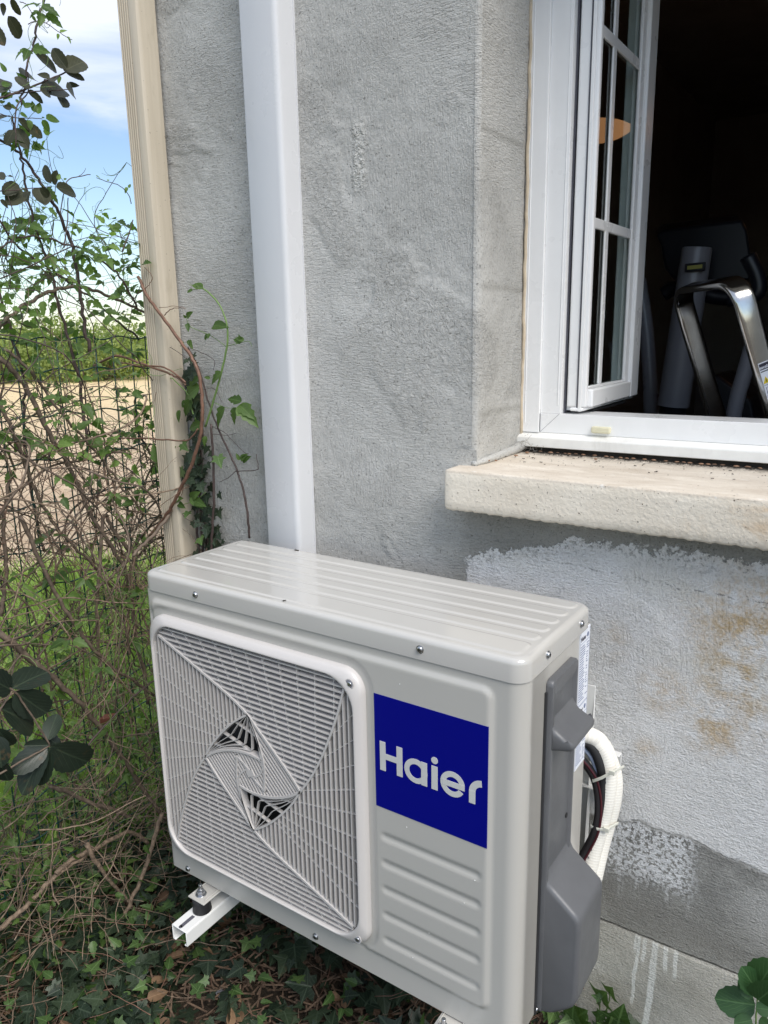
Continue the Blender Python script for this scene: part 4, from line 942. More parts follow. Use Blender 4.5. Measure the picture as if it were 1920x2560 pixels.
def curls(st, p, n=2):
    for _ in range(n):
        q_ = np.array(p); d = unit(rv()); ax = unit(rv()); P = [q_]
        for i in range(9): d = unit(d+np.cross(ax, d)*.45*(i/5)+rv(.1)); P.append(P[-1]+d*.009)
        st.tube(P, .0007, .0004, 4, cap=False)
# traced stems, each given by photograph pixels on a plane a little in front of or behind the fence
def traced(px, x, k=6, jit=.003): return [p+rv(jit) for p in spline([at(a, b, 0, x) for a, b in px], k)]
TR = [  # (pixels, plane x, r0, r1, kind)
 ([(-20, 835), (45, 775), (120, 730), (190, 716), (250, 732), (310, 757), (362, 782)], -.43, .0048, .0032, 'stem'),
 ([(112, -10), (95, 60), (80, 120), (66, 175), (55, 260)], -.36, .0026, .0018, 'dark'),
 ([(-20, 335), (50, 383), (90, 440), (127, 498), (160, 560), (181, 617), (196, 700), (208, 800), (225, 880)], -.42, .0028, .0045, 'dark'),
 ([(30, 290), (45, 360), (62, 440), (80, 540), (112, 640), (138, 720), (170, 850), (200, 960), (215, 1100)], -.44, .0020, .0040, 'dark'),
 ([(-10, 540), (40, 610), (90, 650), (150, 690), (220, 740), (290, 800), (350, 850)], -.47, .0022, .003, 'dark'),
 ([(0, 620), (60, 590), (130, 600), (200, 620), (235, 640), (300, 690), (345, 770)], -.40, .0018, .0026, 'dark'),
 ([(-10, 890), (60, 960), (120, 1080), (190, 1200), (230, 1290), (300, 1400), (340, 1480)], -.42, .006, .0042, 'stem'),
 ([(10, 870), (80, 930), (150, 1030), (240, 1130), (300, 1210), (360, 1290)], -.40, .0034, .0026, 'stem'),
 ([(-10, 985), (40, 1100), (90, 1230), (150, 1330), (220, 1400), (280, 1470)], -.44, .0045, .0034, 'stem'),
 ([(0, 1580), (80, 1650), (160, 1720), (230, 1790), (330, 1930), (420, 2060)], -.36, .0072, .005, 'stem'),
 ([(50, 1290), (100, 1400), (160, 1520), (230, 1620), (300, 1680), (385, 1740)], -.38, .0052, .004, 'stem'),
 ([(325, 1380), (280, 1320), (262, 1290), (250, 1390), (243, 1520), (248, 1640), (265, 1760), (275, 1800)], -.42, .005, .0036, 'stem'),
 ([(340, 1390), (325, 1440), (333, 1530), (345, 1620), (360, 1680), (370, 1760)], -.44, .0055, .005, 'stem'),
 ([(190, 1900), (250, 1830), (330, 1745), (400, 1690)], -.30, .0026, .0022, 'dark'),
 ([(430, 1275), (370, 1350), (330, 1390)], -.30, .0045, .004, 'stem'),
 ([(140, 2180), (180, 2150), (240, 2120), (320, 2080), (370, 2110)], -.33, .006, .005, 'dry'),
 ([(-10, 2330), (60, 2270), (140, 2190), (215, 2140)], -.33, .006, .0045, 'dry'),
 ([(405, 2035), (370, 2150), (330, 2250), (288, 2325)], -.26, .0058, .005, 'dry'),
 ([(215, 2110), (250, 2170), (300, 2230), (335, 2270), (352, 2320)], -.27, .0062, .0012, 'dry'),
 ([(125, 1965), (180, 1985), (250, 2015), (330, 2045)], -.34, .0055, .005, 'stem'),
 ([(0, 1540), (15, 1430), (8, 1300), (30, 1180)], -.44, .0050, .004, 'stem'),
 ([(-10, 710), (30, 840), (60, 960), (60, 1100), (90, 1290), (110, 1380)], -.46, .003, .0035, 'dark'),
 ([(120, 1340), (190, 1290), (250, 1230), (330, 1180)], -.43, .0018, .0014, 'dark'),
 ([(-10, 970), (120, 967), (230, 968), (330, 975)], -.39, .0012, .0012, 'dry'),
 ([(230, 1480), (280, 1440), (300, 1420), (326, 1395)], -.40, .004, .003, 'stem'),
]
mats_ = {'stem': M_stem, 'dark': M_darkstem, 'dry': M_dry, 'red': M_redstem, 'green': M_greenstem}
NV = 5
vines = []
VL = ['tangled clematis vine with green three part leaves over the top of the mesh fence', 'brown woody vine climbing the fence beside the rainwater pipe', 'thin leafless vine crossing the middle of the mesh fence', 'leafy vine low on the fence to the left of the fan grille', 'dull leaved climber hanging in front of the sky']
for l in VL: vines.append(dict(t=thing('climbing_vine', l, 'vine', (FX, -.5+.25*len(vines), 0)), st=MB(), gs=MB(), lv=Leaves(), dl=Leaves(), yl=Leaves(), dry=MB()))
def vine_for(z, y): return vines[4] if z > 1.78 else vines[0] if z > 1.25 else vines[1] if y > .3 else vines[2] if z > .85 else vines[3]
for px, x, r0, r1, kd in TR:
    P = traced(px, x); mid_ = P[len(P)//2]; v_ = vine_for(mid_[2], mid_[1]); sm_ = MB(); sm_.tube(P, r0, r1, 7); obj('stem', sm_, mats_[kd], v_['t'], smooth=True)
    if kd == 'dark' and rng.random() < .9:
        for p in P[::3]:
            if rng.random() < .5: leaf_cluster(v_['lv'], v_['gs'], p, rv()+[0, -.3, 0], .035)
            curls(v_['gs'], p, 1)
# random wandering stems along the fence
for k in range(390):
    y0 = rng.uniform(-.75, .55); z0 = rng.uniform(.05, 1.2) if k > 30 else .05; p = (FX+rng.uniform(-.16, .05), y0, z0)
    d = (rng.uniform(-.2, .2), rng.uniform(-1, 1), rng.uniform(.2, 1.5)); n = rng.randint(16, 42); P = [q_ for q_ in walk(p, d, n, .028, .22, .02 if z0 < .7 else -.06, 1.2) if q_[2] < 1.72-.25*rng.random()]
    if len(P) < 5: continue
    r = rng.choice([.0007, .0009, .0011, .0014, .0018, .0026]); v_ = vine_for(P[len(P)//2][2], P[len(P)//2][1]); v_['st' if rng.random() < .6 else 'dry'].tube(P, r*1.2, r*.7, 5, cap=False)
    for p in P[::2]:
        f = .07 if p[2] < .5 else .13 if p[2] > 1.15 else .065
        if rng.random() < f: leaf_cluster(v_['lv'] if rng.random() < .75 else v_['yl'], v_['gs'], p, rv()+[.2, -.3, .2], rng.uniform(.026, .044))
        if rng.random() < .25: curls(v_['gs'], p, 1)
        if rng.random() < .42:
            Q = walk(p, rv(), rng.randint(3, 9), .018, .4, .0, .5); v_['gs' if rng.random() < .4 else 'dry'].tube(Q, .0008, .0005, 4, cap=False)
# fine tendrils and shoots above the fence
for k in range(34):
    px, py = rng.uniform(-10, 345), rng.uniform(600, 870); p = at(px, py, 0, FX+rng.uniform(-.1, .1)); P = walk(p, (0, rng.uniform(-1, 1), rng.uniform(-.4, 1)), rng.randint(6, 16), .018, .3, 0, .5); vines[0]['st'].tube(P, .0012, .0006, 4, cap=False)
    for q_ in P[::3]:
        if rng.random() < .55: leaf_cluster(vines[0]['lv'] if rng.random() < .5 else vines[0]['yl'], vines[0]['gs'], q_, rv()+[0, 0, .3], rng.uniform(.022, .040))
    curls(vines[0]['gs'], P[-1], 2)
# leaves where the photograph is leafiest (px,py,spread,count,size)
for px, py, sx, sy, n, s in ((270, 620, 60, 50, 20, .036), (330, 700, 25, 60, 24, .034), (60, 690, 70, 40, 13, .042), (170, 680, 50, 30, 10, .042), (150, 860, 120, 40, 26, .038), (60, 830, 60, 40, 10, .04), (260, 880, 70, 40, 16, .036), (330, 960, 25, 60, 14, .034), (330, 1120, 30, 90, 22, .034), (310, 1230, 50, 60, 20, .034),
                       (120, 1150, 60, 30, 10, .04), (60, 1090, 50, 50, 9, .036), (350, 1330, 25, 70, 16, .032), (50, 1440, 30, 20, 4, .04), (240, 1420, 60, 40, 10, .03), (200, 1780, 140, 120, 24, .028), (330, 1870, 50, 90, 26, .03), (120, 1120, 110, 90, 14, .032), (210, 1000, 90, 70, 14, .032)):
    for _ in range(int(n*.62)):
        p = at(rng.gauss(px, sx*.6), rng.gauss(py, sy*.6), 0, FX+rng.uniform(-.09, .10))
        if p[0] > -.352 and p[1] > .3: continue
        v_ = vine_for(p[2], p[1]); leaf_cluster(v_['lv'] if rng.random() < .7 else v_['yl'], v_['gs'], p, rv()+[.2, -.4, .2], s*rng.uniform(.6, 1.05), n=rng.choice([3, 3, 1]))
# dull climber in front of the sky (traced leaves: base and tip in pixels)
x_ = -.36; v_ = vines[4]
DL = [((20, 40), (55, 100)), ((-20, 60), (10, 110)), ((30, -5), (45, 40)), ((0, 10), (18, 35)), ((168, 172), (130, 122)), ((160, 178), (212, 152)), ((165, 182), (212, 200)), ((142, 180), (98, 140)), ((125, 195), (92, 178)), ((88, 200), (50, 175)), ((75, 222), (40, 190)), ((68, 228), (110, 250)), ((170, 215), (198, 208)), ((165, 218), (190, 238)),
      ((160, 225), (124, 232)), ((150, 235), (155, 266)), ((100, 225), (128, 232)), ((60, 310), (105, 345)), ((45, 300), (82, 318)), ((40, 320), (65, 372)), ((35, 325), (12, 360)), ((10, 200), (-12, 225)), ((15, 290), (-12, 300)), ((30, 270), (4, 262)), ((128, 458), (108, 412)), ((135, 462), (140, 430)), ((140, 468), (190, 478)), ((95, 470), (110, 505)), ((60, 480), (20, 500)), ((45, 460), (12, 480)), ((30, 500), (58, 498)), ((10, 450), (-8, 430)), ((20, 440), (32, 442)), ((0, 500), (25, 520)), ((70, 478), (62, 500)), ((100, 470), (124, 490)), ((115, 235), (118, 222)), ((135, 205), (140, 190))]
for a, b_ in DL:
    p, q_ = at(*a, 0, x_+rng.uniform(-.05, .03)), at(*b_, 0, x_); L_ = np.linalg.norm(q_-p); v_['dl'].add(LAU if L_ > .03 else OV2, p, q_-p+rv(.12*L_), np.array([.7, -.6, .3])+rv(.5), L_*1.02)
for a, b_ in [((62, 270), (86, 252)), ((85, 280), (82, 250)), ((95, 285), (98, 252)), ((105, 295), (112, 292)), ((115, 297), (154, 297)), ((105, 300), (128, 332)), ((75, 300), (72, 330)), ((60, 262), (48, 240)), ((50, 285), (72, 290)), ((30, 235), (8, 245)), ((20, 222), (0, 240)), ((15, 180), (0, 155)), ((68, 205), (42, 182)), ((110, 212), (120, 228)), ((150, 190), (145, 208)), ((145, 450), (150, 432)), ((160, 450), (167, 444)), ((88, 455), (74, 448)), ((100, 545), (122, 540)), ((122, 590), (105, 592)), ((80, 40), (92, 55)), ((38, 250), (52, 258)), ((5, 215), (28, 205)),
               ((140, 50), (134, 30)), ((152, 82), (168, 70)), ((146, 84), (144, 98)), ((170, 95), (180, 110)), ((168, 95), (176, 92)), ((318, 468), (312, 482)), ((322, 470), (326, 458)), ((240, 440), (256, 447)), ((268, 452), (274, 448)), ((320, 486), (324, 490))]:
    p, q_ = at(*a, 0, x_), at(*b_, 0, x_); L_ = np.linalg.norm(q_-p); v_['yl' if a[0] > 130 else 'lv'].add(OV2, p, q_-p, np.array([.7, -.6, .3])+rv(.4), L_)
for px, r in (([(-10, 248), (40, 232), (85, 215), (120, 200), (165, 180)], .0024), ([(30, 235), (100, 228), (140, 226), (180, 222)], .0012), ([(40, 370), (38, 300), (45, 260), (70, 230), (70, 180)], .0016), ([(30, 245), (20, 220), (-10, 215)], .001), ([(0, 285), (40, 295), (80, 295), (106, 297)], .001), ([(70, 60), (90, 52), (115, 58), (150, 82), (180, 100)], .0009), ([(115, 58), (128, 45), (134, 35)], .0007), ([(50, 4), (68, 14), (90, 55)], .0008), ([(328, 510), (322, 488), (300, 465), (262, 452), (242, 444)], .001),
              ([(306, 630), (320, 590), (333, 550)], .0018), ([(150, 540), (160, 480), (170, 450), (195, 442), (226, 436)], .0012), ([(195, 442), (210, 430), (214, 420)], .0006), ([(0, 478), (50, 474), (130, 466)], .0012), ([(60, 600), (75, 540), (60, 500)], .001), ([(20, 640), (40, 560), (20, 490)], .0012), ([(160, 620), (168, 560), (170, 495)], .0016)):
    sm_ = MB(); sm_.tube(traced(px, x_, 5, .0006), r*1.1, r*.7, 6); obj('stem', sm_, M_darkstem, v_['t'], smooth=True)
for v_ in vines:
    if v_['st'].v: tag(obj('thin_stems', v_['st'], M_darkstem if v_ is vines[4] or v_ is vines[0] else M_stem, v_['t'], smooth=True), kind='stuff')
    if v_['dry'].v: tag(obj('dry_stems', v_['dry'], M_dry, v_['t'], smooth=True), kind='stuff')
    if v_['gs'].v: tag(obj('tendrils', v_['gs'], M_greenstem if v_ is not vines[2] else M_redstem, v_['t'], smooth=True), kind='stuff')
    v_['lv'].build('leaves', M_clem, v_['t']); v_['yl'].build('young_leaves', M_young, v_['t']); v_['dl'].build('old_leaves', M_darkleaf, v_['t'])

# vine crossing the pipe and hanging on the wall
wv = thing('wall_vine', 'reddish brown vine crossing the rainwater pipe with one tall arching green shoot', 'vine', (-.25, .33, 0)); Y_ = .325
def tw(px, y=Y_, k=6, j=.001): return [p+rv(j) for p in spline([at(a, b, 1, y) for a, b in px], k)]
mb = MB()
for px, y, r0, r1 in (([(345, 690), (365, 735), (405, 790), (459, 864), (485, 905), (500, 950), (506, 1026), (500, 1091), (478, 1165), (440, 1245), (415, 1290), (375, 1340)], .318, .0036, .0046), ([(345, 735), (372, 712), (380, 690), (362, 668)], .318, .0010, .0006), ([(410, 788), (430, 772), (462, 770)], .32, .0012, .0006), ([(398, 770), (440, 765), (466, 772)], .32, .0007, .0004),
                      ([(235, 915), (290, 890), (340, 905), (400, 925), (435, 940), (465, 962)], .316, .0032, .0022), ([(300, 905), (350, 915), (410, 918), (465, 955)], .315, .0018, .0022), ([(470, 868), (500, 930), (520, 1000), (545, 1070), (570, 1126), (592, 1175), (608, 1225), (620, 1290), (623, 1345)], .35, .0018, .0028), ([(528, 1060), (533, 1150), (535, 1250), (530, 1330), (528, 1400)], .345, .0026, .0034), ([(-10, 968), (120, 1000), (230, 1060), (285, 1092), (350, 1096), (430, 1100), (470, 1100), (495, 1072)], .305, .0022, .0018)):
    mb = MB(); mb.tube(tw(px, y), r0, r1, 7); obj('stem', mb, M_redstem if y < .33 else M_darkstem, wv, smooth=True)
mb = MB()
for px, r in (([(475, 870), (500, 880), (535, 900), (533, 925)], .0008), ([(590, 1178), (640, 1175), (645, 1165), (640, 1135)], .0011), ([(592, 1175), (570, 1195), (548, 1205)], .0009), ([(528, 1066), (560, 1080), (575, 1095), (610, 1130), (622, 1134)], .0008), ([(530, 1085), (568, 1088), (592, 1082)], .0007), ([(505, 975), (535, 972), (555, 1006)], .0007), ([(425, 868), (445, 880), (470, 900)], .0008), ([(500, 1110), (508, 1150), (504, 1185)], .0007), ([(447, 1270), (470, 1300), (520, 1308)], .0006)): mb = MB(); mb.tube(tw(px, .345, 5, .0005), r, r*.7, 5); obj('twig', mb, M_darkstem, wv, smooth=True)
mb = MB(); lv = Leaves()
mb.tube(tw([(505, 720), (522, 732), (545, 757), (560, 787), (568, 817), (569, 850), (565, 880), (551, 940), (531, 1012), (513, 1067)], .34, 6, .0003), .0016, .0027, 8)
for px, r in (([(508, 720), (490, 715), (474, 712)], .0012), ([(500, 722), (482, 724), (468, 728)], .0010), ([(565, 866), (525, 838), (478, 818), (466, 795), (467, 790)], .0009), ([(566, 866), (600, 857), (622, 853), (630, 866)], .0009), ([(533, 1005), (560, 1018), (580, 1020)], .0008), ([(485, 1020), (470, 985), (440, 955), (425, 945), (385, 960)], .0016), ([(490, 1052), (478, 1020), (470, 1000)], .0022), ([(380, 1130), (400, 1190), (430, 1240), (440, 1260)], .0018), ([(410, 1290), (450, 1265), (490, 1250), (515, 1230)], .0009), ([(554, 934), (540, 937), (528, 945)], .0007)): mb.tube(tw(px, .342, 5, .0004), r, r*.7, 5)
obj('green_shoot', mb, M_greenstem, wv, smooth=True)
for a, b_, k in (((508, 720), (478, 708), 0), ((505, 722), (490, 709), 0), ((482, 724), (466, 730), 0), ((500, 716), (486, 718), 0), ((467, 793), (476, 780), 1), ((466, 795), (458, 788), 1), ((468, 808), (470, 826), 0), ((520, 835), (508, 846), 1), ((518, 834), (512, 850), 1), ((524, 833), (518, 846), 1), ((532, 815), (562, 811), 0), ((604, 856), (582, 848), 1), ((604, 852), (596, 838), 1), ((610, 852), (588, 842), 1),
                 ((562, 1018), (532, 1066), 2), ((590, 1018), (578, 1060), 2), ((598, 1012), (638, 1058), 2), ((600, 1014), (630, 1040), 2), ((604, 1004), (565, 992), 2), ((554, 932), (520, 957), 2), ((526, 946), (510, 942), 1), ((500, 966), (449, 996), 2), ((498, 945), (472, 962), 2), ((478, 1000), (455, 1040), 2), ((462, 1000), (452, 1018), 1), ((450, 1025), (442, 1055), 1), ((505, 1062), (465, 1070), 2), ((515, 1090), (508, 1115), 2),
                 ((470, 850), (472, 862), 0), ((474, 850), (478, 870), 1), ((460, 855), (450, 865), 1), ((428, 1250), (448, 1245), 1), ((446, 1258), (458, 1268), 1), ((476, 1246), (492, 1232), 1), ((488, 1252), (508, 1262), 1), ((478, 1240), (500, 1268), 1), ((412, 1130), (430, 1118), 0), ((395, 1080), (380, 1075), 1), ((395, 1155), (378, 1110), 2), ((410, 1165), (392, 1180), 1), ((600, 1150), (590, 1135), 1), ((602, 1150), (612, 1136), 1), ((606, 1152), (620, 1142), 1)):
    p, q_ = at(*a, 1, .338), at(*b_, 1, .33); L_ = np.linalg.norm(q_-p); lv.add(OV if k == 2 else OV2, p, q_-p, np.array([.25, -1, .5])+rv(.3), L_*1.05)
lv.build('leaves', M_clem, wv)
# ivy climbing between pipe and wall
iv = thing('wall_ivy', 'dark ivy climbing the wall in the gap beside the rainwater pipe', 'ivy', (-.24, .38, 0)); lv = Leaves(); mb = MB()
for k in range(3): mb.tube(tw([(500+8*k, 1400), (492+10*k, 1300), (505-6*k, 1200), (498+5*k, 1090), (490, 990), (478, 900)], .376), .003, .0018, 6)
for k in range(130):
    t_ = rng.random(); py = 880+500*t_**.75; cx = 478+35*t_+ (12 if py > 1250 else 0); wd = 10+24*t_; p = at(rng.gauss(cx, wd*.65), py, 1, rng.uniform(.345, .384)); lv.add(IVY, p, np.array([rng.uniform(-.7, .7), -.25, -rng.uniform(.2, 1)]), np.array([.2, -1, .3])+rv(.45), rng.uniform(.014, .032))
obj('stem', mb, M_darkstem, iv, smooth=True); lv.build('leaves', M_ivy, iv)
lv = Leaves()
for px, py, s in ((545, 1142, .03), (456, 1110, .028), (500, 1345, .03), (458, 1176, .03), (470, 1280, .022)): lv.add(IVY, at(px, py, 1, .34), rv(1)+[0, 0, -.5], np.array([.2, -1, .4])+rv(.3), s)
lv.build('young_leaves', M_ivy2, iv)

# ------------------------------------------------------------------ dark leathery branch, lower left, nearer the viewer
lb = thing('leathery_branch', 'low evergreen branch with large dark leathery leaves at the lower left edge', 'branch', (-.25, -.35, 0)); mb = MB(); lv = Leaves(); X0 = -.12
LL = [((30, 1722), (122, 1670)), ((38, 1728), (122, 1790)), ((28, 1725), (-30, 1690)), ((2, 1772), (98, 1812)), ((118, 1770+82), (142, 1782)), ((128, 1865), (226, 1915)), ((122, 1862), (62, 1866)), ((118, 1868), (28, 1930)), ((124, 1872), (92, 1965)), ((120, 1868), (45, 1985)), ((-10, 1820), (30, 1870)), ((-5, 1840), (5, 1920)), ((0, 1900), (18, 1958)), ((150, 1868), (112, 1835))]
for a, b_ in LL:
    p, q_ = at(*a, 0, X0), at(*b_, 0, X0+rng.uniform(-.03, .03)); L_ = np.linalg.norm(q_-p); lv.add(LAU, p, q_-p, np.array([.8, -.8, .9])+rv(.6), L_*1.02)
for px in ([(-20, 1700), (30, 1724), (60, 1760), (100, 1820), (125, 1865)], [(-15, 1800), (2, 1772), (30, 1728)], [(-10, 1940), (60, 1900), (125, 1865)]): mb.tube(traced(px, X0, 5, .0008), .0022, .0016, 7)
p = at(-20, 1700, 0, X0); mb.tube(spline([(-.34, -.66, -.02), (-.30, -.60, .3), (-.20, -.50, .55), tuple(p)], 6), .006, .0022, 7)
obj('stem', mb, M_stem, lb, smooth=True); lv.build('leaves', M_laurel, lb)

# ------------------------------------------------------------------ grass, ground ivy, twig litter
def scatter(n, fn):
    out = []
    while len(out) < n:
        p = fn()
        if p is not None: out.append(p)
    return np.array(out)
def polar(rmin, rmax, a0, a1):
    def f():
        r = math.sqrt(rng.uniform(rmin*rmin, rmax*rmax)); a = rad(rng.uniform(a0, a1)); x, y = 1.18+r*math.cos(a), -.9+r*math.sin(a)
        if x > FX-.02 : return None
        return (x, y, gh(x, y))
    return f
P = scatter(15000, polar(1.6, 4.95, 125, 190)); lv = Leaves(); N = len(P); d = nr.normal(size=(N, 3))*[.4, .4, .1]+[0, 0, 1]; lv.add(BLADE, P, d, nr.normal(size=(N, 3))+[.6, -.6, 0], nr.uniform(.10, .26, N)*(.9+.3*nr.rand(N)))
P = scatter(5200, polar(4.5, 5.25, 122, 190)); N = len(P); lv.add(BLADE, P, nr.normal(size=(N, 3))*[.5, .5, .1]+[0, 0, 1], nr.normal(size=(N, 3)), nr.uniform(.08, .2, N))
tag(lv.build('grass', M_grass), 'bright long grass growing between the fence and the field', 'grass', kind='stuff')
P = scatter(3400, polar(1.6, 3.4, 130, 195)); N = len(P); lv = Leaves(); P[:, 2] += nr.uniform(.02, .22, N); lv.add(OV, P, nr.normal(size=(N, 3))*[1, 1, .3], nr.normal(size=(N, 3))*.5+[.3, -.3, 1], nr.uniform(.025, .06, N))
tag(lv.build('weeds', M_weed), 'leafy green weeds among the grass behind the fence', 'weeds', kind='stuff')
def gi(x0, x1, y0, y1):
    def f():
        x, y = rng.uniform(x0, x1), rng.uniform(y0, y1)
        if x > .0 and rng.random() < .62 and y > -.4: return None
        return (x, y, gh(x, y))
    return f
P = scatter(4600, gi(-.85, 1.05, -.75, .38)); N = len(P); P[:, 2] += nr.uniform(.0, .10, N); lv = Leaves(); lv.add(IVY, P, nr.normal(size=(N, 3))*[1, 1, .2]+[.2, -.4, 0], nr.normal(size=(N, 3))*.55+[.15, -.25, 1], .016+.046*nr.rand(N)**1.8)
tag(lv.build('ground_ivy', M_ivy), 'dark ivy carpeting the ground below the unit', 'ivy', kind='stuff')
P = scatter(1500, gi(-.95, .9, -.7, .36)); N = len(P); P[:, 2] += nr.uniform(.01, .13, N); lv = Leaves(); lv.add(IVY, P[:700], nr.normal(size=(700, 3))*[1, 1, .2], nr.normal(size=(700, 3))*.4+[.15, -.25, 1], nr.uniform(.018, .040, 700)); M2 = N-700
lv.add(OV, P[700:], nr.normal(size=(M2, 3))*[1, 1, .3], nr.normal(size=(M2, 3))*.4+[.15, -.25, 1], nr.uniform(.02, .04, M2)); tag(lv.build('young_ground_leaves', M_ivy2), 'lighter young leaves scattered through the ground ivy', 'leaves', kind='stuff')
# weeds and brambles heaped against the foot of the fence
P = scatter(2200, lambda: (rng.gauss(FX-.05, .13), rng.uniform(-.9, .5), abs(rng.gauss(0, .17)))); N = len(P); lv = Leaves(); lv.add(OV, P, nr.normal(size=(N, 3)), nr.normal(size=(N, 3))*.6+[.5, -.4, .6], nr.uniform(.014, .032, N)); tag(lv.build('fence_foot_weeds', M_clem), 'small green leaves heaped along the foot of the fence', 'weeds', kind='stuff')
mb = MB()
for k in range(1000):
    if k < 780: x, y, z = rng.gauss(FX+.06, .15), rng.uniform(-.9, .40), abs(rng.gauss(0, .20))+.02
    else: x, y, z = rng.uniform(-.4, .9), rng.uniform(-.6, .3), rng.uniform(.0, .07)
    if x > -.05 and k < 780: continue
    P_ = walk((x, y, z), (rng.uniform(-1, 1), rng.uniform(-1, 1), rng.uniform(-.4, .7) if k < 780 else 0), rng.randint(4, 12), .022, .25, -.02); r = rng.choice([.0005, .0006, .0007, .0009, .0013, .0018]); mb.tube([(p[0], p[1], max(.004, p[2])) for p in P_], r, r*.6, 4, cap=False)
tag(obj('twig_litter', mb, M_dry, smooth=True), 'dry tangled twigs and stalks heaped under the fence', 'twigs', kind='stuff')
mb = MB()
for k in range(4200):
    x, y = rng.uniform(-.6, 1.0), rng.uniform(-.55, .36); a = rng.uniform(0, 3.14); s = rng.uniform(.008, .03); mb.obox((x, y, gh(x, y)+.004+rng.uniform(0, .05)), (s*math.cos(a), s*math.sin(a), rng.uniform(-.3, .3)*s), (-.0018*math.sin(a), .0018*math.cos(a), 0), (0, 0, .0006))
tag(obj('bark_litter', mb, simple('litter_brown', (.16, .105, .07), .9, 0, .4, 60)), 'brown bark and straw litter on the soil below the unit', 'litter', kind='stuff')
P = scatter(520, gi(-.9, .95, -.7, .36)); N = len(P); P[:, 2] += nr.uniform(.0, .07, N); lv = Leaves(); lv.add(OV2, P, nr.normal(size=(N, 3))*[1, 1, .3], nr.normal(size=(N, 3))*.5+[.1, -.2, 1], nr.uniform(.02, .05, N))
tag(lv.build('dead_leaves', leaf_mat('dead_leaf', (.09, .05, .03), (.24, .15, .085), .05, .7, .25)), 'curled brown dead leaves lying among the ivy', 'dead leaves', kind='stuff')
mb = MB()
for k in range(260):
    x, y = rng.uniform(-.7, .95), rng.uniform(-.6, .33); P_ = walk((x, y, rng.uniform(.03, .10)), (rng.uniform(-1, 1), rng.uniform(-1, 1), .1), rng.randint(5, 12), .02, .35, -.03); mb.tube([(p[0], p[1], max(.006, p[2])) for p in P_], .0010, .0006, 4, cap=False)
tag(obj('ivy_runners', mb, M_redstem, smooth=True), 'thin reddish ivy runners trailing through the ground cover', 'ivy runners', kind='stuff')
# a flat metal strip, a rusty tag
a, b_ = at(545, 2475, 2, .04), at(650, 2610, 2, .02); mb = MB(); d = unit(b_-a); s_ = np.cross(d, [0, 0, 1.]); mb.obox((a+b_)/2, (b_-a)/2, s_*.0085, np.array([0, 0, .0015])); tag(obj('metal_strip', mb, M_mach, bevel=.0008), 'flat grey metal strip lying in the ivy below the unit', 'metal strip')
c = at(268, 1797, 0, -.36); mb = MB(); mb.obox(c, (.002, .008, .004), (.009, .009, 0), (.001, 0, .008)); tag(obj('rusty_tag', mb, simple('rust_brown', (.11, .035, .02), .8), bevel=.001), 'small rust brown tag caught on a branch by the fence', 'tag')

# ------------------------------------------------------------------ plants at the lower right
def ivy_sprig(name, label, leaves, stems, y, mat, shape=IVY, nv=(.1, -1, .55)):
    t_ = thing(name, label, 'plant', tuple(at(stems[0][0][0], stems[0][0][1], 1, y)*np.array([1, 1, 0]))); mb = MB(); lv = Leaves()
    for s in stems:
        P_ = tw(s, y, 5, .0005); b0 = P_[0]; mb.tube([np.array([b0[0]+.012, b0[1]-.01, -.02]), np.array([b0[0]+.004, b0[1]-.004, b0[2]*.5])]+P_, .0018, .0011, 6)
    for a, b_ in leaves: p, q_ = at(*a, 1, y-rng.uniform(0, .02)), at(*b_, 1, y-.01-rng.uniform(0, .03)); L_ = np.linalg.norm(q_-p); lv.add(shape, p, q_-p, np.array(nv)+rv(.25), L_*1.05)
    obj('stem', mb, M_greenstem, t_, smooth=True); lv.build('leaves', mat, t_)
ivy_sprig('ivy_sprig', 'bright ivy sprig under the charcoal cover at the right of the unit', [((1380, 2535), (1352, 2522)), ((1385, 2530), (1372, 2560)), ((1385, 2525), (1395, 2548)), ((1432, 2548), (1430, 2512)), ((1430, 2548), (1398, 2560)), ((1440, 2545), (1462, 2530)), ((1435, 2555), (1420, 2585)), ((1340, 2590), (1330, 2560)), ((1450, 2580), (1470, 2560)), ((1400, 2580), (1375, 2600))], [[(1400, 2620), (1385, 2560), (1382, 2530)], [(1440, 2620), (1435, 2575), (1432, 2545)]], .30, M_ivy2)
ivy_sprig('ivy_sprig', 'small ivy shoot standing against the wall right of the cover', [((1500, 2495), (1478, 2488)), ((1500, 2492), (1500, 2476)), ((1502, 2495), (1512, 2485)), ((1500, 2500), (1496, 2515)), ((1525, 2484), (1528, 2472)), ((1526, 2486), (1520, 2480)), ((1545, 2560), (1558, 2517)), ((1545, 2560), (1530, 2548)), ((1545, 2560), (1572, 2566)), ((1500, 2540), (1478, 2530)), ((1500, 2540), (1518, 2528)), ((1490, 2560), (1505, 2590)), ((1515, 2565), (1495, 2560))], [[(1510, 2620), (1500, 2545), (1500, 2500)], [(1508, 2545), (1520, 2512), (1526, 2486)], [(1560, 2620), (1548, 2580), (1545, 2555)]], .345, M_ivy2)
ivy_sprig('broadleaf_plant', 'broad dark green leaved plant at the bottom right corner', [((1888, 2512), (1792, 2500)), ((1895, 2480), (1860, 2425)), ((1893, 2470), (1930, 2412)), ((1895, 2500), (1940, 2470)), ((1880, 2550), (1838, 2560)), ((1890, 2520), (1935, 2525)), ((1900, 2545), (1930, 2580)), ((1885, 2490), (1850, 2455))], [[(1895, 2640), (1890, 2560), (1893, 2510), (1896, 2470)]], .27, M_broad, leaf_shape([(0, 0), (.20, .04), (.33, .15), (.40, .3), (.385, .36), (.42, .5), (.38, .56), (.37, .7), (.30, .76), (.24, .88), (.12, .95), (0, 1)], .12, .12), (.2, -1, .7))

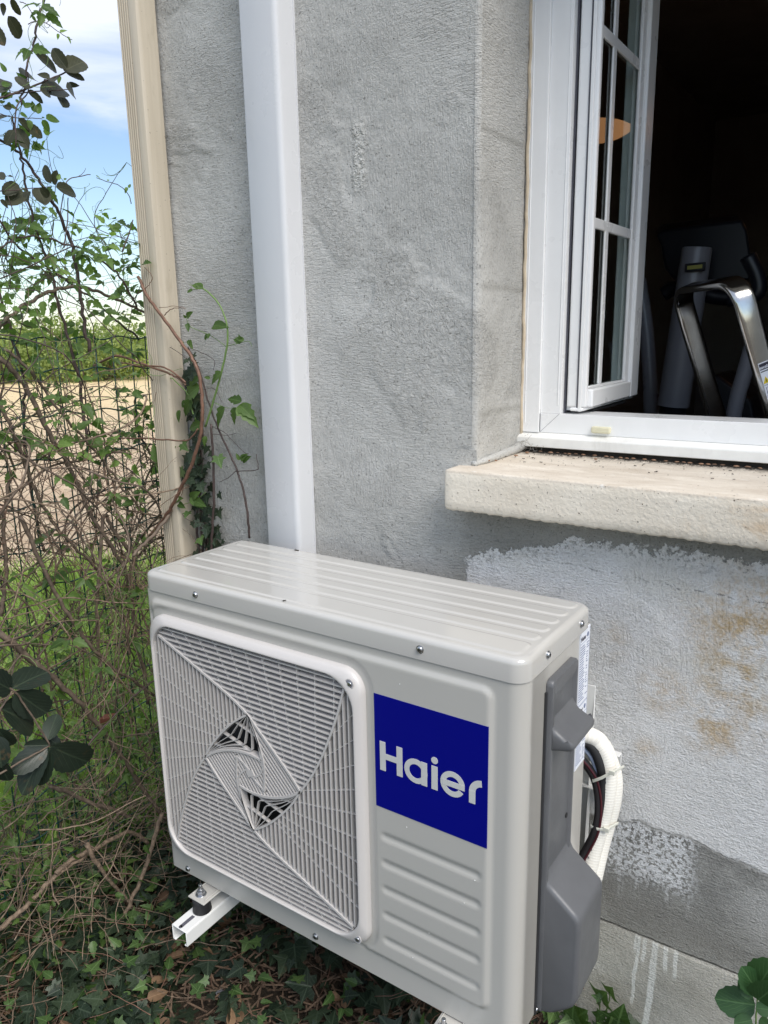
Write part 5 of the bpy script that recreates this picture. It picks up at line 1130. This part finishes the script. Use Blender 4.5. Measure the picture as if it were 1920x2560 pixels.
# ------------------------------------------------------------------ things in the dark room
lad = thing('step_ladder', 'stainless step ladder with a hooped handrail just inside the open window', 'ladder', (.85, .95, .42))
A0 = np.array([.748, 1.0, 1.492]); B0 = np.array([.914, .77, 1.492]); lean = np.array([.30, .25, -1.0]); e_ = unit(B0-A0); n_ = unit(np.cross(e_, lean)); rr_ = .055
def hoop():
    P = [A0+lean*t for t in (1.05, .8, .5, .25, .12, .03)]
    for k in range(1, 8): a = math.pi/2*k/8; P.append(A0+e_*rr_*(1-math.cos(a))-lean/np.linalg.norm(lean)*rr_*math.sin(a)*.9+0*e_)
    for k in range(0, 8): a = math.pi/2*k/8; P.append(B0-e_*rr_*(1-math.sin(a))-lean/np.linalg.norm(lean)*rr_*.9*math.cos(a))
    return P+[B0+lean*t for t in (.03, .12, .25, .5, .8, 1.05)]
mb = MB(); mb.tube(hoop(), 1, 1, 16, sq=(.0215, .0075, tuple(n_))); obj('handrail', mb, M_steel, lad, smooth=True)
for z in (.75, 1.0): mb = MB(); mb.obox(((A0+B0)/2+lean*(1.49-z)), (B0-A0)/2, n_*.04, (0, 0, .012)); obj('step', mb, M_steel, lad, bevel=.002)
c = B0+lean*.105+e_*.0079+(lambda s_: s_*(.0045 if s_@AR > 0 else -.0045))(unit(np.cross(-unit(lean), e_))); up = -unit(lean); sd = unit(np.cross(up, e_)); 
Mx = lambda p: Matrix(((sd[0], up[0], e_[0], p[0]), (sd[1], up[1], e_[1], p[1]), (sd[2], up[2], e_[2], p[2]), (0, 0, 0, 1)))
if (sd@AR) < 0: sd = -sd
def lab_box(mbx, x0, y0, x1, y1, h):
    c0 = c+sd*(x0+x1)/2+up*(y0+y1)/2+e_*h/2; mbx.obox(c0, sd*(x1-x0)/2, up*(y1-y0)/2, e_*h/2)
lo = c-up*.02; mb = MB(); lab_box(mb, -.0165, -.16, .0165, -.005, .0004); sl_ = obj('safety_label', mb, M_label, lad)
mb = MB(); lab_box(mb, -.0155, -.020, .0155, -.007, .0007); lab_box(mb, -.0155, -.0245, .0155, -.0225, .0007); obj('label_header', mb, M_ink, sl_)
p_ = c+sd*-.0160+up*-.0175+e_*.0009; text('escabeau', .0085, Vector((0, 0, 0)), Matrix(((sd[0], up[0], e_[0], p_[0]), (sd[1], up[1], e_[1], p_[1]), (sd[2], up[2], e_[2], p_[2]), (0, 0, 0, 1))), M_label, sl_, bold=.02)
mb = MB(); q3 = lambda x, y, h: tuple(c+sd*x+up*y+e_*h); mb.add([q3(-.016, -.048, .0008), q3(-.002, -.048, .0008), q3(-.009, -.034, .0008)], [(0, 1, 2)]); obj('warning_triangle', mb, M_yellow, sl_)
mb = MB()
for k in range(4): lab_box(mb, -.0155, -.052-.022*k, .0155, -.0514-.022*k, .0007); lab_box(mb, -.0130, -.070-.022*k, -.0122, -.056-.022*k, .0007); lab_box(mb, -.0095, -.070-.022*k, -.0087, -.056-.022*k, .0007)
lab_box(mb, -.0096, -.0455, -.0084, -.039, .0012); obj('pictogram', mb, M_ink, sl_)

mc = thing('exercise_machine', 'grey exercise machine with a dark console in the unlit room', 'exercise machine', (.62, 1.65, .42)); y = 1.6
mb = MB()
a = at(1742, 625, 1, y); b_ = at(1683, 1015, 1, y); d = b_-a; mb.tube([a-d*.015, a, a+d*.3, a+d*.7, b_], .041, .048, 20); obj('column', mb, M_mach, mc, smooth=True, angle=50)
mb = MB(); mb.tube([b_, b_+np.array([-.02, 0, -.45]), b_+np.array([-.03, 0, -.75])], .04, .05, 16); obj('lower_post', mb, M_console, mc, smooth=True)
mb = MB(); Q = [at(x, yy, 1, y+.10) for x, yy in ((1640, 588), (1660, 574), (1856, 550), (1868, 575), (1885, 690), (1870, 702), (1690, 706), (1662, 672), (1652, 612))]; F0 = [tuple(p) for p in Q]; F1 = [tuple(p+np.array([-.03, .10, .03])) for p in Q]; n = len(Q)
mb.add(F0+F1, [tuple(range(n)), tuple(range(2*n-1, n-1, -1))]+[(i, n+i, n+(i+1) % n, (i+1) % n) for i in range(n)]); obj('console', mb, M_console, mc, fix=True, bevel=.008)
mb = MB(); pp = [at(x, yy, 1, y-.12) for x, yy in ((1870, 640), (1893, 690), (1896, 730), (1868, 745), (1820, 752))]; mb.tube(spline(pp, 6), .022, .018, 10); obj('handle', mb, M_console, mc, smooth=True); mb = MB()
pp = [at(x, yy, 1, y+.08) for x, yy in ((1660, 735), (1690, 722), (1790, 742), (1830, 745))]; mb.tube(spline(pp, 6), .024, .024, 10); obj('handle', mb, M_console, mc, smooth=True)
mb = MB(); pp = [at(x, yy, 1, y-.2) for x, yy in ((1885, 850), (1862, 930), (1842, 1000), (1828, 1080), (1822, 1160))]; mb.tube(spline(pp, 6), .021, .021, 12); obj('support_tube', mb, M_mach, mc, smooth=True); mb = MB(); pp = [at(x, yy, 1, y+.1) for x, yy in ((1596, 700), (1612, 800), (1624, 930), (1628, 1060))]; mb.tube(spline(pp, 6), .024, .024, 12); obj('support_tube', mb, M_mach, mc, smooth=True)
c = at(1738, 668, 1, y-.050); mb = MB(); mb.obox(c, (.028, 0, .001), (0, .006, 0), (0, 0, .012)); bd = obj('badge', mb, M_console, mc, bevel=.002); mb = MB(); mb.obox(c+np.array([0, -.0064, 0]), (.021, 0, .001), (0, .0006, 0), (0, 0, .0055)); obj('badge_mark', mb, simple('olive_gold', (.42, .40, .10), .4), bd, bevel=.001)
mb = MB(); Q = [at(x, yy, 1, y+.2) for x, yy in ((1758, 1100), (1768, 940), (1795, 938), (1880, 1000), (1900, 1100))]; F0 = [tuple(p) for p in Q]; F1 = [tuple(p+np.array([0, .3, 0])) for p in Q]; n = len(Q); mb.add(F0+F1, [tuple(range(n)), tuple(range(2*n-1, n-1, -1))]+[(i, n+i, n+(i+1) % n, (i+1) % n) for i in range(n)]); obj('drive_housing', mb, M_console, mc, fix=True, bevel=.01)
# orange lampshade, seen only as a reflection in the glass of the open sash
m_, t, b = new_mat('glowing_orange_shade'); b.inputs['Base Color'].default_value = C(.55, .24, .09); b.inputs['Emission Color'].default_value = C(1, .46, .20); b.inputs['Emission Strength'].default_value = 1.15; b.inputs['Roughness'].default_value = .5
vi = at(1494, 326, 1, 2.4); Rw = np.linalg.norm(at(1579, 322, 1, 2.4)-vi); cL = vi.copy(); cL[0] = 2*.651-vi[0]
pl = thing('pendant_lamp', 'flat orange lampshade showing as a reflection in the glass of the open sash', 'lamp', tuple(cL))
mb = MB(); loops = [[(cL[0]+Rw*r*math.cos(k*2*math.pi/32), cL[1]+Rw*r*math.sin(k*2*math.pi/32), cL[2]+z*Rw) for k in range(32)] for r, z in ((.02, .27), (.25, .262), (.5, .22), (.7, .155), (.86, .085), (.95, .03), (1.0, 0.0), (.95, -.045), (.85, -.12), (.65, -.215), (.4, -.28), (.02, -.3))]; loft(mb, loops); obj('lamp_shade', mb, m_, pl, smooth=True)
mb = MB(); mb.tube([tuple(cL+np.array([0, 0, Rw*.3])), (cL[0], cL[1], 2.85)], .003, n=6); obj('flex', mb, M_console, pl)

# ------------------------------------------------------------------ small things on sill and lid
tmpl = MB(); n = 10
loft(tmpl, [[(x, r*math.cos(2*math.pi*k/n), r*.8*math.sin(2*math.pi*k/n)) for k in range(n)] for x, r in ((-.0048, .0004), (-.0042, .0013), (-.002, .0022), (.001, .0023), (.0035, .0016), (.0047, .0005))])
tme = tmpl.mesh('husk'); tme.materials.append(M_seed); tme.polygons.foreach_set('use_smooth', [True]*len(tme.polygons))
def husk(x, y, a, s=1., label='brown husk lying along the joint below the window frame', grp='husks along the sill joint'):
    o = bpy.data.objects.new('husk', tme); sc.collection.objects.link(o); o.location = (x, y, 1.2035+.0016*s); o.rotation_euler = (0, 0, a); o.scale = (s, s, s); tag(o, label, 'husk', grp)
x = .575
while x < 1.06: husk(x, .577+rng.uniform(-.004, .003), rng.uniform(-.5, .5), rng.uniform(.8, 1.15)); x += rng.uniform(.008, .028)
for px, py in ((1237, 1146), (1240, 1140), (1283, 1133), (1290, 1142), (1318, 1135), (1489, 1151), (1221, 1155), (1240, 1155)):
    p = at(px, py, 2, 1.202-.0); husk(p[0], min(p[1], .57), rng.uniform(-.6, .6), rng.uniform(.8, 1.1), 'brown husk lying loose on the stone sill', 'loose husks on the stone sill')
mb = MB()
for k in range(900):
    x = rng.uniform(.53, 1.1); y = .583-abs(rng.gauss(0, .012)) if k < 830 else rng.uniform(.45, .57); s = rng.uniform(.0005, .0015); a = rng.uniform(0, 3.14); mb.obox((x, y, 1.2022+s*.3+(y-.47)*.02), (s*2*math.cos(a), s*2*math.sin(a), 0), (-s*.5*math.sin(a), s*.5*math.cos(a), 0), (0, 0, s*.4))
tag(obj('sill_debris', mb, M_debris_shade), 'fine dark debris gathered at the back of the sill', 'debris', kind='stuff')
mb = MB()
for k in range(60):
    p = (WX0+.006+abs(rng.gauss(0, .018)), .578+rng.gauss(0, .006), 1.206+abs(rng.gauss(0, .012))); mb.tube(walk(p, rv(), 7, .0035, .6), .0003, n=3, cap=False)
tag(obj('cobweb', mb, simple('dusty_thread', (.30, .28, .25), .9)), 'dusty cobweb in the corner where frame and sill meet', 'cobweb', kind='stuff')
def fly(px, py, s, a, label):
    p = at(px, py, 2, OZ+H_); mb = MB(); loft(mb, [[(x*s, r*s*math.cos(2*math.pi*k/8), s*(.25+r*math.sin(2*math.pi*k/8))) for k in range(8)] for x, r in ((-1, .05), (-.8, .22), (-.3, .3), (.05, .18), (.3, .26), (.7, .2), (.95, .05))])
    mb.add([(-.1*s, .1*s, .5*s), (-1.1*s, .5*s, .55*s), (-1.0*s, .95*s, .5*s), (-.3*s, .5*s, .5*s), (-.1*s, -.1*s, .5*s), (-1.1*s, -.5*s, .7*s), (-1.0*s, -.95*s, .9*s), (-.3*s, -.5*s, .6*s)], [(0, 1, 2, 3), (4, 7, 6, 5)])
    for i in (-1, 0, 1):
        for sg in (-1, 1): mb.tube([(i*.25*s, 0, .2*s), (i*.45*s, sg*.5*s, .35*s), (i*.6*s, sg*.8*s, 0)], .03*s, n=4)
    o = obj('fly', mb, M_debris_shade); o.location = (p[0], p[1], p[2]+.0005); o.rotation_euler = (0, 0, a); tag(o, label, 'fly', 'small flies on the lid')
fly(742, 1378, .0055, .3, 'small dark fly by the back edge of the lid in front of the trunking'); fly(711, 1503, .0035, 1.2, 'tiny fly on the front part of the lid')
